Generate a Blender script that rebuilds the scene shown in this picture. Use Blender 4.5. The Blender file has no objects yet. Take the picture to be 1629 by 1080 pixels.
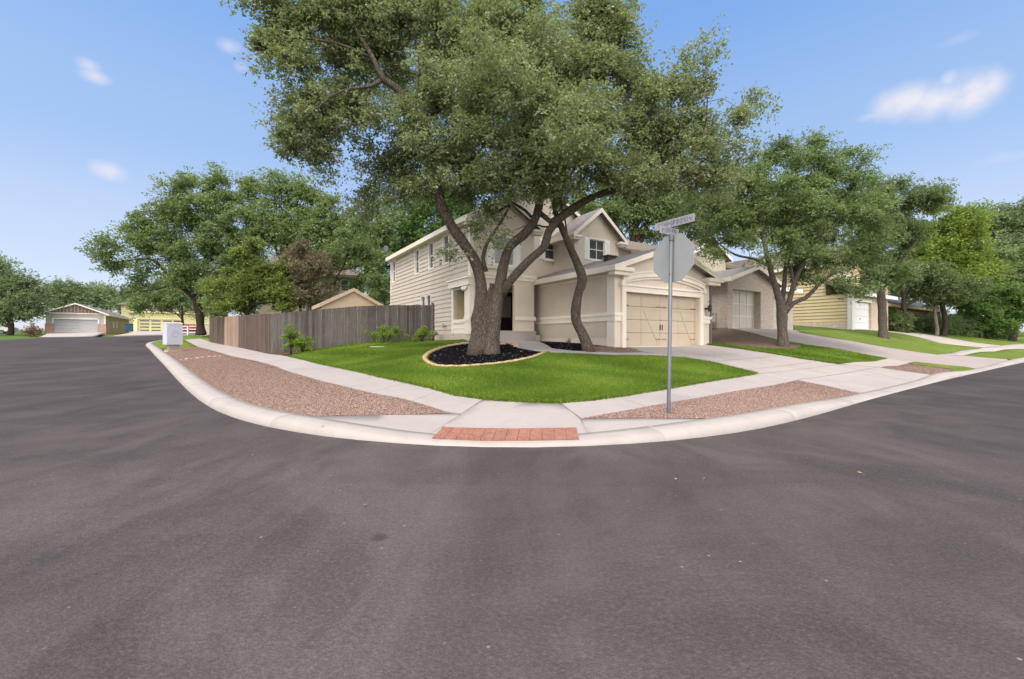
import bpy, bmesh, math, random
import numpy as np
from mathutils import Vector, Matrix
from mathutils.geometry import tessellate_polygon

random.seed(7)
SC = bpy.context.scene
COL = SC.collection
F, CX, CY, CAMZ = 690.0, 814.5, 540.0, 1.35      # focal length and centre of the picture in its own pixels

# ------------------------------------------------------------------ camera, sky, sun, exposure
cam_d = bpy.data.cameras.new('camera')
cam_d.sensor_fit = 'HORIZONTAL'; cam_d.sensor_width = 36.0
cam_d.lens = F / 1629.0 * 36.0
cam_d.clip_start = 0.05; cam_d.clip_end = 4000
cam = bpy.data.objects.new('camera', cam_d)
cam.location = (0, 0, CAMZ); cam.rotation_euler = (math.radians(90), 0, 0)
COL.objects.link(cam); SC.camera = cam

SUN_EL, SUN_AZ = math.radians(62), math.radians(205)   # azimuth clockwise from +Y
world = bpy.data.worlds.new('World'); SC.world = world; world.use_nodes = True
wn, wl = world.node_tree.nodes, world.node_tree.links
bg = wn['Background']
sky = wn.new('ShaderNodeTexSky'); sky.sky_type = 'NISHITA'; sky.sun_disc = False
sky.sun_elevation = SUN_EL; sky.sun_rotation = SUN_AZ
sky.air_density = 1.0; sky.dust_density = 1.2; sky.ozone_density = 1.6; sky.altitude = 200
bg.inputs['Strength'].default_value = 0.15
FILL_CLOUD = (5.6, 5.3, 5.2, 1); FILL_CLOUD_BACK = (12.5, 11.7, 11.2, 1); CLOUD_NEAR = (3.1, 3.0, 3.2, 1); SKYK = 3.0

def wmath(op, a, b=None, c=None, clamp=False):
    n = wn.new('ShaderNodeMath'); n.operation = op; n.use_clamp = clamp
    for i, v in enumerate((a, b, c)):
        if v is None: continue
        if isinstance(v, (int, float)): n.inputs[i].default_value = v
        else: wl.new(v, n.inputs[i])
    return n.outputs[0]
tc = wn.new('ShaderNodeTexCoord'); sep = wn.new('ShaderNodeSeparateXYZ')
wl.new(tc.outputs['Generated'], sep.inputs[0])
az = wmath('ARCTAN2', sep.outputs[0], sep.outputs[1])
el = wmath('ARCSINE', sep.outputs[2])
nz = wn.new('ShaderNodeTexNoise'); nz.inputs['Scale'].default_value = 16; nz.inputs['Detail'].default_value = 7
nz.inputs['Roughness'].default_value = 0.6
wl.new(tc.outputs['Generated'], nz.inputs['Vector'])
cloud_sum = None
# small fair-weather clouds: azimuth, elevation, half widths (radians), strength
for (ca, ce, wa, we, st) in [(0.735, 0.385, 0.036, 0.022, 1.0), (0.775, 0.374, 0.040, 0.022, 1.0), (0.812, 0.372, 0.034, 0.028, 1.0), (0.79, 0.398, 0.012, 0.012, .7), (0.700, 0.378, 0.03, 0.008, 0.45), (0.79, 0.352, 0.025, 0.012, 0.4),
                             (0.835, 0.376, 0.018, 0.022, 0.8), (-0.750, 0.277, 0.022, 0.014, 0.75), (-0.775, 0.425, 0.016, 0.010, 0.6),
                             (-0.768, 0.413, 0.020, 0.010, 0.6), (-0.575, 0.515, 0.022, 0.012, 0.5), (-0.560, 0.490, 0.015, 0.010, 0.4),
                             (0.86, 0.27, 0.05, 0.012, 0.25), (0.80, 0.45, 0.03, 0.01, 0.25),
                             (-1.9, 0.5, 0.2, 0.07, 0.9), (2.3, 0.6, 0.25, 0.08, 0.9)]:
    da = wmath('DIVIDE', wmath('SUBTRACT', az, ca), wa); de = wmath('DIVIDE', wmath('SUBTRACT', el, ce), we)
    r2 = wmath('ADD', wmath('MULTIPLY', da, da), wmath('MULTIPLY', de, de))
    g = wmath('MULTIPLY', wmath('POWER', 2.718, wmath('MULTIPLY', r2, -0.8)), st)
    cloud_sum = g if cloud_sum is None else wmath('MAXIMUM', cloud_sum, g)
nn = wmath('MULTIPLY', wmath('SUBTRACT', nz.outputs['Fac'], 0.5), 2.4)
cm = wmath('MULTIPLY', wmath('SUBTRACT', wmath('ADD', cloud_sum, wmath('MULTIPLY', nn, cloud_sum)), 0.16), 1.15, clamp=True)
# summer haze: the clear sky is paled and evened by a height gradient
rmp = wn.new('ShaderNodeValToRGB'); rmp.color_ramp.interpolation = 'EASE'
wl.new(sep.outputs[2], rmp.inputs[0])
cr = rmp.color_ramp; cr.elements[0].position = 0.0; cr.elements[0].color = (.80, .83, .99, 1)
cr.elements[1].position = 0.62; cr.elements[1].color = (.23, .48, 1.0, 1)
for p_, c_ in ((.18, (.64, .74, .98, 1)), (.36, (.42, .62, .99, 1))):
    e_ = cr.elements.new(p_); e_.color = c_
gsc = wn.new('ShaderNodeMixRGB'); gsc.blend_type = 'MULTIPLY'; gsc.inputs[0].default_value = 1; gsc.inputs[2].default_value = (SKYK, SKYK, SKYK, 1)
wl.new(rmp.outputs[0], gsc.inputs[1])
m0 = wn.new('ShaderNodeMixRGB'); m0.inputs[0].default_value = .8
wl.new(sky.outputs[0], m0.inputs[1]); wl.new(gsc.outputs[0], m0.inputs[2])
# unseen broken cloud added overhead and behind the camera as fill light
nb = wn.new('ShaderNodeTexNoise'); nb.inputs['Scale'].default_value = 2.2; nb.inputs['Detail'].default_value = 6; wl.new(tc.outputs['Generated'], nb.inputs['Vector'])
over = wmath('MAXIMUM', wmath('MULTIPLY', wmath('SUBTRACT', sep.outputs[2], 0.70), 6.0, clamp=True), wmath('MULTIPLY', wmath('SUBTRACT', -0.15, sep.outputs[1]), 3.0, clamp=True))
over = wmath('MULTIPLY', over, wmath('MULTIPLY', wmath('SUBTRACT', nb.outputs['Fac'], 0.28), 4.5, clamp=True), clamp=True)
m1 = wn.new('ShaderNodeMixRGB'); m1.inputs[2].default_value = CLOUD_NEAR
wl.new(wmath('MULTIPLY', cm, 0.92), m1.inputs[0]); wl.new(m0.outputs[0], m1.inputs[1]); m0 = m1
mb_ = wn.new('ShaderNodeMixRGB'); mb_.inputs[1].default_value = FILL_CLOUD; mb_.inputs[2].default_value = FILL_CLOUD_BACK
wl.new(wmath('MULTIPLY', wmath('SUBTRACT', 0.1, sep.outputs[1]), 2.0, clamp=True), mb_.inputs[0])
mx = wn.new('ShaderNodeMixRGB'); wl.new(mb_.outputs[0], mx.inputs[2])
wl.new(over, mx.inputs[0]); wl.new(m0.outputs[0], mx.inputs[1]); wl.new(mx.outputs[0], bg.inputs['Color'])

sun_d = bpy.data.lights.new('sun', 'SUN'); sun_d.energy = 1.6; sun_d.angle = math.radians(17); sun_d.color = (1.0, 0.90, 0.78)
sun = bpy.data.objects.new('sun', sun_d); COL.objects.link(sun)
sd = Vector((math.sin(SUN_AZ) * math.cos(SUN_EL), math.cos(SUN_AZ) * math.cos(SUN_EL), math.sin(SUN_EL)))
sun.rotation_euler = sd.to_track_quat('Z', 'Y').to_euler(); sun.location = (0, -20, 40)
SC.view_settings.view_transform = 'Standard'; SC.view_settings.look = 'None'
SC.view_settings.gamma = 1; SC.view_settings.exposure = 0.95
SC.cycles.max_bounces = 6; SC.cycles.diffuse_bounces = 4; SC.cycles.transparent_max_bounces = 8
SC.cycles.sample_clamp_indirect = 4

# ------------------------------------------------------------------ terrain
class TPS:
    """thin plate surface through control points"""
    def __init__(s, pts, lam=0.02):
        P = np.array(pts, float); s.c = P[:, :2]; n = len(P)
        K = s.k(s.c, s.c) + lam * np.eye(n) * 10
        A = np.zeros((n + 3, n + 3)); A[:n, :n] = K; A[:n, n] = 1; A[:n, n+1:] = s.c; A[n, :n] = 1; A[n+1:, :n] = s.c.T
        s.w = np.linalg.solve(A, np.r_[P[:, 2], 0, 0, 0])
    def k(s, a, b):
        d = np.hypot(a[:, None, 0] - b[None, :, 0], a[:, None, 1] - b[None, :, 1])
        return d * d * np.log(d + 1e-9)
    def __call__(s, x, y):
        q = np.stack([np.ravel(x), np.ravel(y)], 1).astype(float)
        n = len(s.c); r = s.k(q, s.c) @ s.w[:n] + s.w[n] + q @ s.w[n+1:]
        return r.reshape(np.shape(x)) if np.ndim(x) else float(r[0])

def W(px, py, D):
    return ((px - CX) / F * D, D, CAMZ - (py - CY) / F * D)

Rpts = [(0, 0, 0), (0, 5, 0), (10, 0, 0), (-10, 0, 0.0), (0, -20, 0), (20, -10, 0), (-20, -10, .05), (3.2, 6.2, 0), (8.3, 10, .02),
        (14.7, 14.8, .08), (26.8, 22.7, .2), (60, 45, .4), (-4.5, 7.3, 0), (-8.4, 11.5, .1), (-14, 17.2, .35), (-22.5, 26.8, .65),
        W(232, 547.5, 37), W(243, 541.5, 46), W(0, 541, 42), W(59, 537.8, 51), W(155, 536, 58), W(262, 533.5, 63), W(292, 534, 55),
        (-25, 15, .4), (-150, 120, 4), (150, 100, .8), (0, -150, 0), (-150, -50, 1), (150, -50, 0)]
R = TPS(Rpts)

def G(px, py, fn=None, lift=0.0):
    """where the ray through a picture point meets the terrain"""
    fn = fn or T
    u, v = (px - CX) / F, (py - CY) / F
    D = np.concatenate([np.linspace(1.5, 30, 1200), np.linspace(30.05, 120, 1200)])
    g = (CAMZ - v * D) - (fn(u * D, D) + lift)
    k = np.where(g <= 0)[0]
    if len(k) == 0: d = 120.0
    elif k[0] == 0: d = D[0]
    else:
        i = k[0]; d = D[i-1] + (D[i] - D[i-1]) * g[i-1] / (g[i-1] - g[i])
    return (u * d, d)

KO = [(232, 548, .13), (240, 558, .14), (249.5, 568.8, .14), (272, 593, .14), (295, 617.6, .14), (327.6, 645, .14), (360, 661, .14),
      (392.7, 673, .14), (451, 685.5, .14), (529, 697.5, .11), (614, 707, .05), (690, 713, .022), (814, 716, .02), (920, 714.5, .02),
      (975, 712, .04), (1050, 706.5, .09), (1120, 698.5, .13), (1180, 688.5, .14), (1250, 673.5, .14), (1310, 657.5, .12), (1350, 645.5, .07),
      (1385, 635, .025), (1440, 620.5, .015), (1485, 609, .03), (1512, 602.5, .12), (1536, 597, .10), (1560, 591.5, .02), (1595, 583.5, .02),
      (1612, 580, .09), (1640, 574.5, .14)]
kw = []
for (px, py, h) in KO:
    x, y = G(px, py, R); kw.append((x, y, h))
far = [(-50, 90, .14), (-36, 72, .14), (-40.7, 56, .14), (-38.3, 48.5, .14), (-34.5, 42, .14)]
e = kw[-1]; kw = far + kw + [(e[0] + .843 * t, e[1] + .537 * t, .14) for t in (12, 30, 60)]
def catmull(P, step):
    P = [np.array(p, float) for p in P]; out = []
    for i in range(len(P) - 1):
        p0, p1, p2, p3 = P[max(i-1, 0)], P[i], P[i+1], P[min(i+2, len(P)-1)]
        L = np.linalg.norm((p2 - p1)[:2]); n = max(1, int(L / step))
        for k in range(n):
            t = k / n
            m1 = (p2 - p0) / 2; m2 = (p3 - p1) / 2
            if i == 0: m1 = p2 - p1
            if i == len(P) - 2: m2 = p2 - p1
            l0 = np.linalg.norm((p2 - p0)[:2]) + 1e-6; l3 = np.linalg.norm((p3 - p1)[:2]) + 1e-6
            m1 = m1 * min(1, 2 * L / l0) ; m2 = m2 * min(1, 2 * L / l3)
            h = (2*t**3 - 3*t**2 + 1) * p1 + (t**3 - 2*t**2 + t) * m1 + (-2*t**3 + 3*t**2) * p2 + (t**3 - t**2) * m2
            out.append(h)
    out.append(P[-1]); return np.array(out)
KC = catmull(kw, 0.25)
KC[:, :2] = np.stack([np.convolve(np.pad(KC[:, i], 6, 'edge'), np.ones(13) / 13, 'valid') for i in (0, 1)], 1)
tan = np.gradient(KC[:, :2], axis=0); tan /= np.linalg.norm(tan, axis=1)[:, None]
nrm = np.stack([-tan[:, 1], tan[:, 0]], 1)             # points into the lots
def koff(d):
    return KC[:, :2] + nrm * d
KI = koff(0.27)
def kseg(pa, pb):
    """stretch of the line under the kerb's back edge between the points nearest to a and b"""
    ia = int(np.argmin(np.hypot(*(KI - np.array(pa)).T))); ib = int(np.argmin(np.hypot(*(KI - np.array(pb)).T)))
    st = 1 if ib >= ia else -1
    return [tuple(KI[k]) for k in range(ia, ib + st, st)]

A1, B1 = np.array((.8434, .5373)), np.array((-.5373, .8434))    # directions along and away from the right-hand street
def AB(a, b): p = A1 * a + B1 * b; return (p[0], p[1])
Tp = []
for k in range(0, len(KC), 8):
    x, y = koff(.42)[k]; Tp.append((x, y, R(x, y) + KC[k, 2]))
Tp += [(.36, 7.9, .20), (3.49, 9.55, .27), (7.3, 12.9, .34), (-1.8, 9.6, .27), (-6.25, 14.8, .47), (-.8, 14.4, .91), (4.95, 15, .76),
       (-7.4, 20.5, 1.1), (-11.06, 19.85, .70), (-22.5, 32.4, 1.16), (-4.1, 22.1, 1.27), (-1.8, 18.8, 1.30), (0, 18.2, 1.25), (-16.6, 26, .93)]
Tp += [(*AB(12.4, 12.03), 1.05), (*AB(17.7, 12.0), 1.10), (*AB(18.5, 12), 1.12), (*AB(12.4, 16), 1.25), (*AB(15, 20), 1.3), (*AB(10, 28), 1.6),
       (*AB(22.9, 13.5), 1.92), (*AB(26, 13.5), 1.97), (*AB(30, 14), 2.0), (*AB(39.4, 13.9), 2.1), (*AB(43, 13.9), 2.15), (*AB(52, 15), 2.15),
       (*AB(21, 16), 1.6), (*AB(25, 30), 2.4), (*AB(45, 30), 2.6), (*AB(60, 15), 2.2), (*AB(80, 16), 2.4), (*AB(90, 50), 3),
       (11.9, 19, 1.03), (24.7, 28.8, 1.45)]
for a in (22, 28, 34, 42, 52, 70): Tp.append((*AB(a, 6.6), R(*AB(a, 6.0)) + .25))
Tp += [W(320, 529, 42), W(300, 532, 46), W(335, 529, 46), W(85, 528, 72), W(165, 528, 73), W(214, 527.8, 70), W(290, 527.8, 70), W(0, 531, 66),
       (-10, 45, 2.1), (-25, 60, 3), (-57, 75 + 20, 3.5), (-10, 80, 3.5), (-110, 90, 3.5), (-70, 55, 1.9), (-75, 40, 1.6), (-30, 12, .7), (-12, -6, .15),
       (20, -4, .15), (60, 20, .5), (0, -60, .2), (-150, 120, 4.4), (150, 100, 3), (-150, -50, 1.2), (150, -50, .2)]
for p in (W(0, 540.5, 42.6), W(59, 537.3, 51.6), W(155, 535.5, 58.6), W(262, 533, 63.6)): Tp.append((p[0], p[1], R(p[0], p[1]) + .12))
T = TPS(Tp, 0.005)
def Tn(x, y): return T(np.asarray(x, float), np.asarray(y, float))

# ------------------------------------------------------------------ object helpers
def link(o, parent=None):
    COL.objects.link(o)
    if parent is not None: o.parent = parent
    return o
def tag(o, label=None, cat=None, group=None, kind=None, category=None):
    cat = cat or category
    if label: o['label'] = label
    if cat: o['category'] = cat
    if group: o['group'] = group
    if kind: o['kind'] = kind
    return o
def empty(name, loc, rz=0.0, **kw):
    o = bpy.data.objects.new(name, None); o.location = loc; o.rotation_euler = (0, 0, rz); o.empty_display_size = .3
    link(o); return tag(o, **kw)

class MB:
    """collects faces and links them as one mesh object"""
    def __init__(s): s.v = []; s.f = []; s.m = []; s.ch = []
    def face(s, pts, m=0):
        n = len(s.v); s.v += [tuple(p) for p in pts]; s.f.append(tuple(range(n, n + len(pts)))); s.m.append(m)
    def add(s, vs, fs, m=0):
        n = len(s.v); s.ch.append((n, len(s.f))); s.v += [tuple(p) for p in vs]; s.f += [tuple(i + n for i in f) for f in fs]; s.m += [m] * len(fs)
    def box(s, x0, x1, y0, y1, z0, z1, m=0, M=None):
        vs = [(x, y, z) for z in (z0, z1) for (x, y) in ((x0, y0), (x1, y0), (x1, y1), (x0, y1))]
        if M is not None: vs = [tuple(M @ Vector(p)) for p in vs]
        s.add(vs, [(3, 2, 1, 0), (4, 5, 6, 7), (0, 1, 5, 4), (1, 2, 6, 5), (2, 3, 7, 6), (3, 0, 4, 7)], m)
    def obox(s, P, u, n, u0, u1, v0, v1, d0, d1, m=0):
        """box in a wall's own frame: u along the wall, v up, d outwards"""
        P, u, n = Vector(P), Vector(u), Vector(n); z = Vector((0, 0, 1))
        vs = [P + u * a + z * b + n * c for c in (d0, d1) for (a, b) in ((u0, v0), (u1, v0), (u1, v1), (u0, v1))]
        s.add(vs, [(3, 2, 1, 0), (4, 5, 6, 7), (0, 1, 5, 4), (1, 2, 6, 5), (2, 3, 7, 6), (3, 0, 4, 7)], m)
    def prism(s, poly, off, m=0):
        """extrude a 3D polygon by the vector off"""
        off = Vector(off); n = len(poly); a = [Vector(p) for p in poly]; b = [p + off for p in a]
        s.add(a + b, [tuple(range(n))[::-1], tuple(range(n, 2 * n))] + [(i, (i + 1) % n, n + (i + 1) % n, n + i) for i in range(n)], m)
    def tube(s, pts, rad, n=8, m=0, cap=True, rough=0.0, rng=None):
        pts = [Vector(p) for p in pts]; k = len(pts)
        if k < 2: return
        rad = [rad] * k if isinstance(rad, (int, float)) else rad
        t = (pts[1] - pts[0]).normalized(); ref = Vector((1, 0, 0)) if abs(t.x) < .8 else Vector((0, 1, 0))
        a = t.cross(ref).normalized(); vs = []
        for i in range(k):
            t = (pts[min(i+1, k-1)] - pts[max(i-1, 0)])
            t = t.normalized() if t.length > 1e-9 else Vector((0, 0, 1))
            a = (a - t * a.dot(t)).normalized(); b = t.cross(a)
            for j in range(n):
                th = 2 * math.pi * j / n
                r = rad[i] * (1 + (rough * math.sin(3 * th + i * .37) * .5 + (rng.uniform(-rough, rough) if rng else 0)))
                vs.append(pts[i] + a * (math.cos(th) * r) + b * (math.sin(th) * r))
        fs = [(i * n + j, i * n + (j + 1) % n, (i + 1) * n + (j + 1) % n, (i + 1) * n + j) for i in range(k - 1) for j in range(n)]
        if cap: fs += [tuple(range(n))[::-1], tuple(range((k - 1) * n, k * n))]
        s.add(vs, fs, m)
    def lathe(s, prof, c, n=20, m=0):
        vs = [(c[0] + r * math.cos(2*math.pi*j/n), c[1] + r * math.sin(2*math.pi*j/n), c[2] + z) for (r, z) in prof for j in range(n)]
        fs = [(i*n+j, i*n+(j+1) % n, (i+1)*n+(j+1) % n, (i+1)*n+j) for i in range(len(prof)-1) for j in range(n)]
        fs += [tuple(range(n))[::-1], tuple(range((len(prof)-1)*n, len(prof)*n))]
        s.add(vs, fs, m)
    def build(s, name, mats, parent=None, smooth=False, org=(0, 0, 0), M=None, bevel=0, **kw):
        mats = mats if isinstance(mats, (list, tuple)) else [mats]
        me = bpy.data.meshes.new(name)
        if M is not None: vs = [tuple(M @ Vector(p)) for p in s.v]
        else: vs = [(p[0] - org[0], p[1] - org[1], p[2] - org[2]) for p in s.v]
        me.from_pydata(vs, [], s.f); me.validate(clean_customdata=False)
        for m in mats: me.materials.append(m)
        if len(mats) > 1 and len(me.polygons) == len(s.m): me.polygons.foreach_set('material_index', s.m)
        if smooth: me.polygons.foreach_set('use_smooth', [True] * len(me.polygons))
        auto_uv(me)
        o = bpy.data.objects.new(name, me); link(o, parent); tag(o, **kw)
        if M is None and parent is None: o.location = org
        if bevel:
            b = o.modifiers.new('bevel', 'BEVEL'); b.width = bevel; b.segments = 2; b.limit_method = 'ANGLE'; b.angle_limit = .7
        return o

def auto_uv(me):
    n = len(me.polygons)
    if n == 0 or n > 60000: return
    uv = me.uv_layers.new(name='UVMap'); V = np.empty(len(me.vertices) * 3); me.vertices.foreach_get('co', V); V = V.reshape(-1, 3)
    N = np.empty(n * 3); me.polygons.foreach_get('normal', N); N = N.reshape(-1, 3)
    tot = np.empty(n, int); me.polygons.foreach_get('loop_total', tot)
    li = np.empty(len(me.loops), int); me.loops.foreach_get('vertex_index', li)
    t = np.stack([-N[:, 1], N[:, 0], np.zeros(n)], 1); L = np.linalg.norm(t, axis=1); flat = L < .05
    t[flat] = (1, 0, 0); t /= np.linalg.norm(t, axis=1)[:, None]
    b = np.cross(N, t); fi = np.repeat(np.arange(n), tot)
    P = V[li]; out = np.stack([(P * t[fi]).sum(1), (P * b[fi]).sum(1)], 1)
    uv.data.foreach_set('uv', out.ravel())

def fast_mesh(name, V, nper, mat, attr=None, smooth=False, parent=None, org=(0, 0, 0), **kw):
    """mesh of separate n-gons: V is (faces*nper, 3)"""
    V = np.asarray(V, np.float32) - np.array(org, np.float32); nf = len(V) // nper
    me = bpy.data.meshes.new(name); me.vertices.add(len(V)); me.vertices.foreach_set('co', V.ravel())
    me.loops.add(len(V)); me.loops.foreach_set('vertex_index', np.arange(len(V), dtype=np.int32))
    me.polygons.add(nf); me.polygons.foreach_set('loop_start', np.arange(0, len(V), nper, dtype=np.int32))
    try: me.polygons.foreach_set('loop_total', np.full(nf, nper, dtype=np.int32))
    except Exception: pass
    me.update(calc_edges=True)
    if attr is not None:
        a = me.attributes.new('tint', 'FLOAT', 'FACE'); a.data.foreach_set('value', np.asarray(attr, np.float32))
    me.materials.append(mat)
    o = bpy.data.objects.new(name, me); link(o, parent); tag(o, **kw)
    if parent is None: o.location = org
    return o

def in_poly(x, y, poly):
    x, y = np.asarray(x, float), np.asarray(y, float); ins = np.zeros(x.shape, bool); n = len(poly)
    for i in range(n):
        x0, y0 = poly[i]; x1, y1 = poly[(i + 1) % n]
        c = ((y0 > y) != (y1 > y)); ins ^= c & (x < (x1 - x0) * (y - y0) / ((y1 - y0) if y1 != y0 else 1e-12) + x0)
    return ins

def drape(name, poly, mat, off=0.0, res=0.5, fn=None, skirt=0.12, **kw):
    """a sheet with the outline poly laid on the terrain"""
    fn = fn or T
    bm = bmesh.new(); vs = [bm.verts.new((p[0], p[1], 0)) for p in poly]
    for t in tessellate_polygon([[Vector((p[0], p[1], 0)) for p in poly]]):
        try: bm.faces.new([vs[i] for i in t])
        except ValueError: pass
    bmesh.ops.recalc_face_normals(bm, faces=bm.faces)
    for f in bm.faces:
        if f.normal.z < 0: f.normal_flip()
    xs = [p[0] for p in poly]; ys = [p[1] for p in poly]
    for ax, lo, hi in ((0, min(xs), max(xs)), (1, min(ys), max(ys))):
        c = math.floor(lo / res) * res + res
        while c < hi:
            co = (c, 0, 0) if ax == 0 else (0, c, 0); no = (1, 0, 0) if ax == 0 else (0, 1, 0)
            bmesh.ops.bisect_plane(bm, geom=bm.verts[:] + bm.edges[:] + bm.faces[:], plane_co=co, plane_no=no, dist=1e-5)
            c += res
    bm.verts.ensure_lookup_table()
    P = np.array([v.co[:2] for v in bm.verts]); Z = fn(P[:, 0], P[:, 1]) + off
    for v, z in zip(bm.verts, Z): v.co.z = z
    for f in bm.faces: f.smooth = True
    if skirt:
        be = [e for e in bm.edges if len(e.link_faces) == 1]
        r = bmesh.ops.extrude_edge_only(bm, edges=be)
        for v in [g for g in r['geom'] if isinstance(g, bmesh.types.BMVert)]: v.co.z -= skirt
        for f in [g for g in r['geom'] if isinstance(g, bmesh.types.BMFace)]: f.smooth = False
    bmesh.ops.recalc_face_normals(bm, faces=bm.faces)
    me = bpy.data.meshes.new(name); bm.to_mesh(me); bm.free(); me.materials.append(mat); auto_uv(me)
    o = link(bpy.data.objects.new(name, me)); tag(o, **kw); return o

def px(*pts): return [G(a, b) for (a, b) in pts]

# ------------------------------------------------------------------ materials
MATS = {}
class NT:
    def __init__(s, name):
        m = bpy.data.materials.new(name); m.use_nodes = True; s.m = m; s.n = m.node_tree.nodes; s.l = m.node_tree.links
        s.b = s.n['Principled BSDF']; s.out = s.n['Material Output']; s.tc = s.n.new('ShaderNodeTexCoord')
    def set(s, sock, v):
        if hasattr(v, 'is_linked') or isinstance(v, bpy.types.NodeSocket): s.l.new(v, sock)
        else: sock.default_value = v
    def noise(s, scale, detail=4, rough=.55, vec=None, dist=0.0, out='Fac'):
        n = s.n.new('ShaderNodeTexNoise'); n.inputs['Scale'].default_value = scale; n.inputs['Detail'].default_value = detail
        n.inputs['Roughness'].default_value = rough; n.inputs['Distortion'].default_value = dist
        s.l.new(vec or s.tc.outputs['Object'], n.inputs['Vector']); return n.outputs[out]
    def mapping(s, scale=(1, 1, 1), rot=(0, 0, 0), loc=(0, 0, 0), src='Object'):
        n = s.n.new('ShaderNodeMapping'); n.inputs['Scale'].default_value = scale; n.inputs['Rotation'].default_value = rot
        n.inputs['Location'].default_value = loc; s.l.new(s.tc.outputs[src], n.inputs['Vector']); return n.outputs[0]
    def math(s, op, a, b=None, clamp=False):
        n = s.n.new('ShaderNodeMath'); n.operation = op; n.use_clamp = clamp; s.set(n.inputs[0], a)
        if b is not None: s.set(n.inputs[1], b)
        return n.outputs[0]
    def ramp(s, fac, stops, interp='LINEAR'):
        n = s.n.new('ShaderNodeValToRGB'); n.color_ramp.interpolation = interp; s.l.new(fac, n.inputs[0]); r = n.color_ramp
        while len(r.elements) < len(stops): r.elements.new(.5)
        for e, (p, c) in zip(r.elements, stops): e.position = p; e.color = (*c[:3], 1) if not isinstance(c, float) else (c, c, c, 1)
        return n.outputs[0]
    def mix(s, fac, a, b, mode='MIX'):
        n = s.n.new('ShaderNodeMixRGB'); n.blend_type = mode; s.set(n.inputs[0], fac)
        for i, v in ((1, a), (2, b)): s.set(n.inputs[i], (*v, 1) if isinstance(v, tuple) and len(v) == 3 else v)
        return n.outputs[0]
    def bump(s, h, strength=.3, dist=.01, prev=None):
        n = s.n.new('ShaderNodeBump'); n.inputs['Strength'].default_value = strength; n.inputs['Distance'].default_value = dist
        s.l.new(h, n.inputs['Height'])
        if prev is not None: s.l.new(prev, n.inputs['Normal'])
        return n.outputs[0]
    def fin(s, col, rough=.8, normal=None, spec=.3, metal=0):
        s.set(s.b.inputs['Base Color'], (*col, 1) if isinstance(col, tuple) and len(col) == 3 else col)
        s.set(s.b.inputs['Roughness'], rough); s.b.inputs['Specular IOR Level'].default_value = spec; s.b.inputs['Metallic'].default_value = metal
        if normal is not None: s.l.new(normal, s.b.inputs['Normal'])
        return s.m

def plain(name, c, rough=.7, var=.12, scale=2.5, bump=.15, bscale=60, spec=.3, metal=0, bdist=.004, dirt=0.0):
    if name in MATS: return MATS[name]
    t = NT(name); n = t.noise(scale, 6, .6); lo = tuple(v * (1 - var) for v in c); hi = tuple(min(1, v * (1 + var)) for v in c)
    col = t.ramp(n, [(.25, lo), (.75, hi)])
    if dirt:
        d = t.noise(.9, 8, .7, vec=t.mapping((1, 1, .35))); d = t.math('MULTIPLY', t.math('SUBTRACT', d, .48, clamp=True), dirt * 4, clamp=True)
        col = t.mix(d, col, tuple(v * .55 for v in c))
    nb = t.bump(t.noise(bscale, 3), bump, bdist) if bump else None
    MATS[name] = t.fin(col, rough, nb, spec, metal); return MATS[name]

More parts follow.
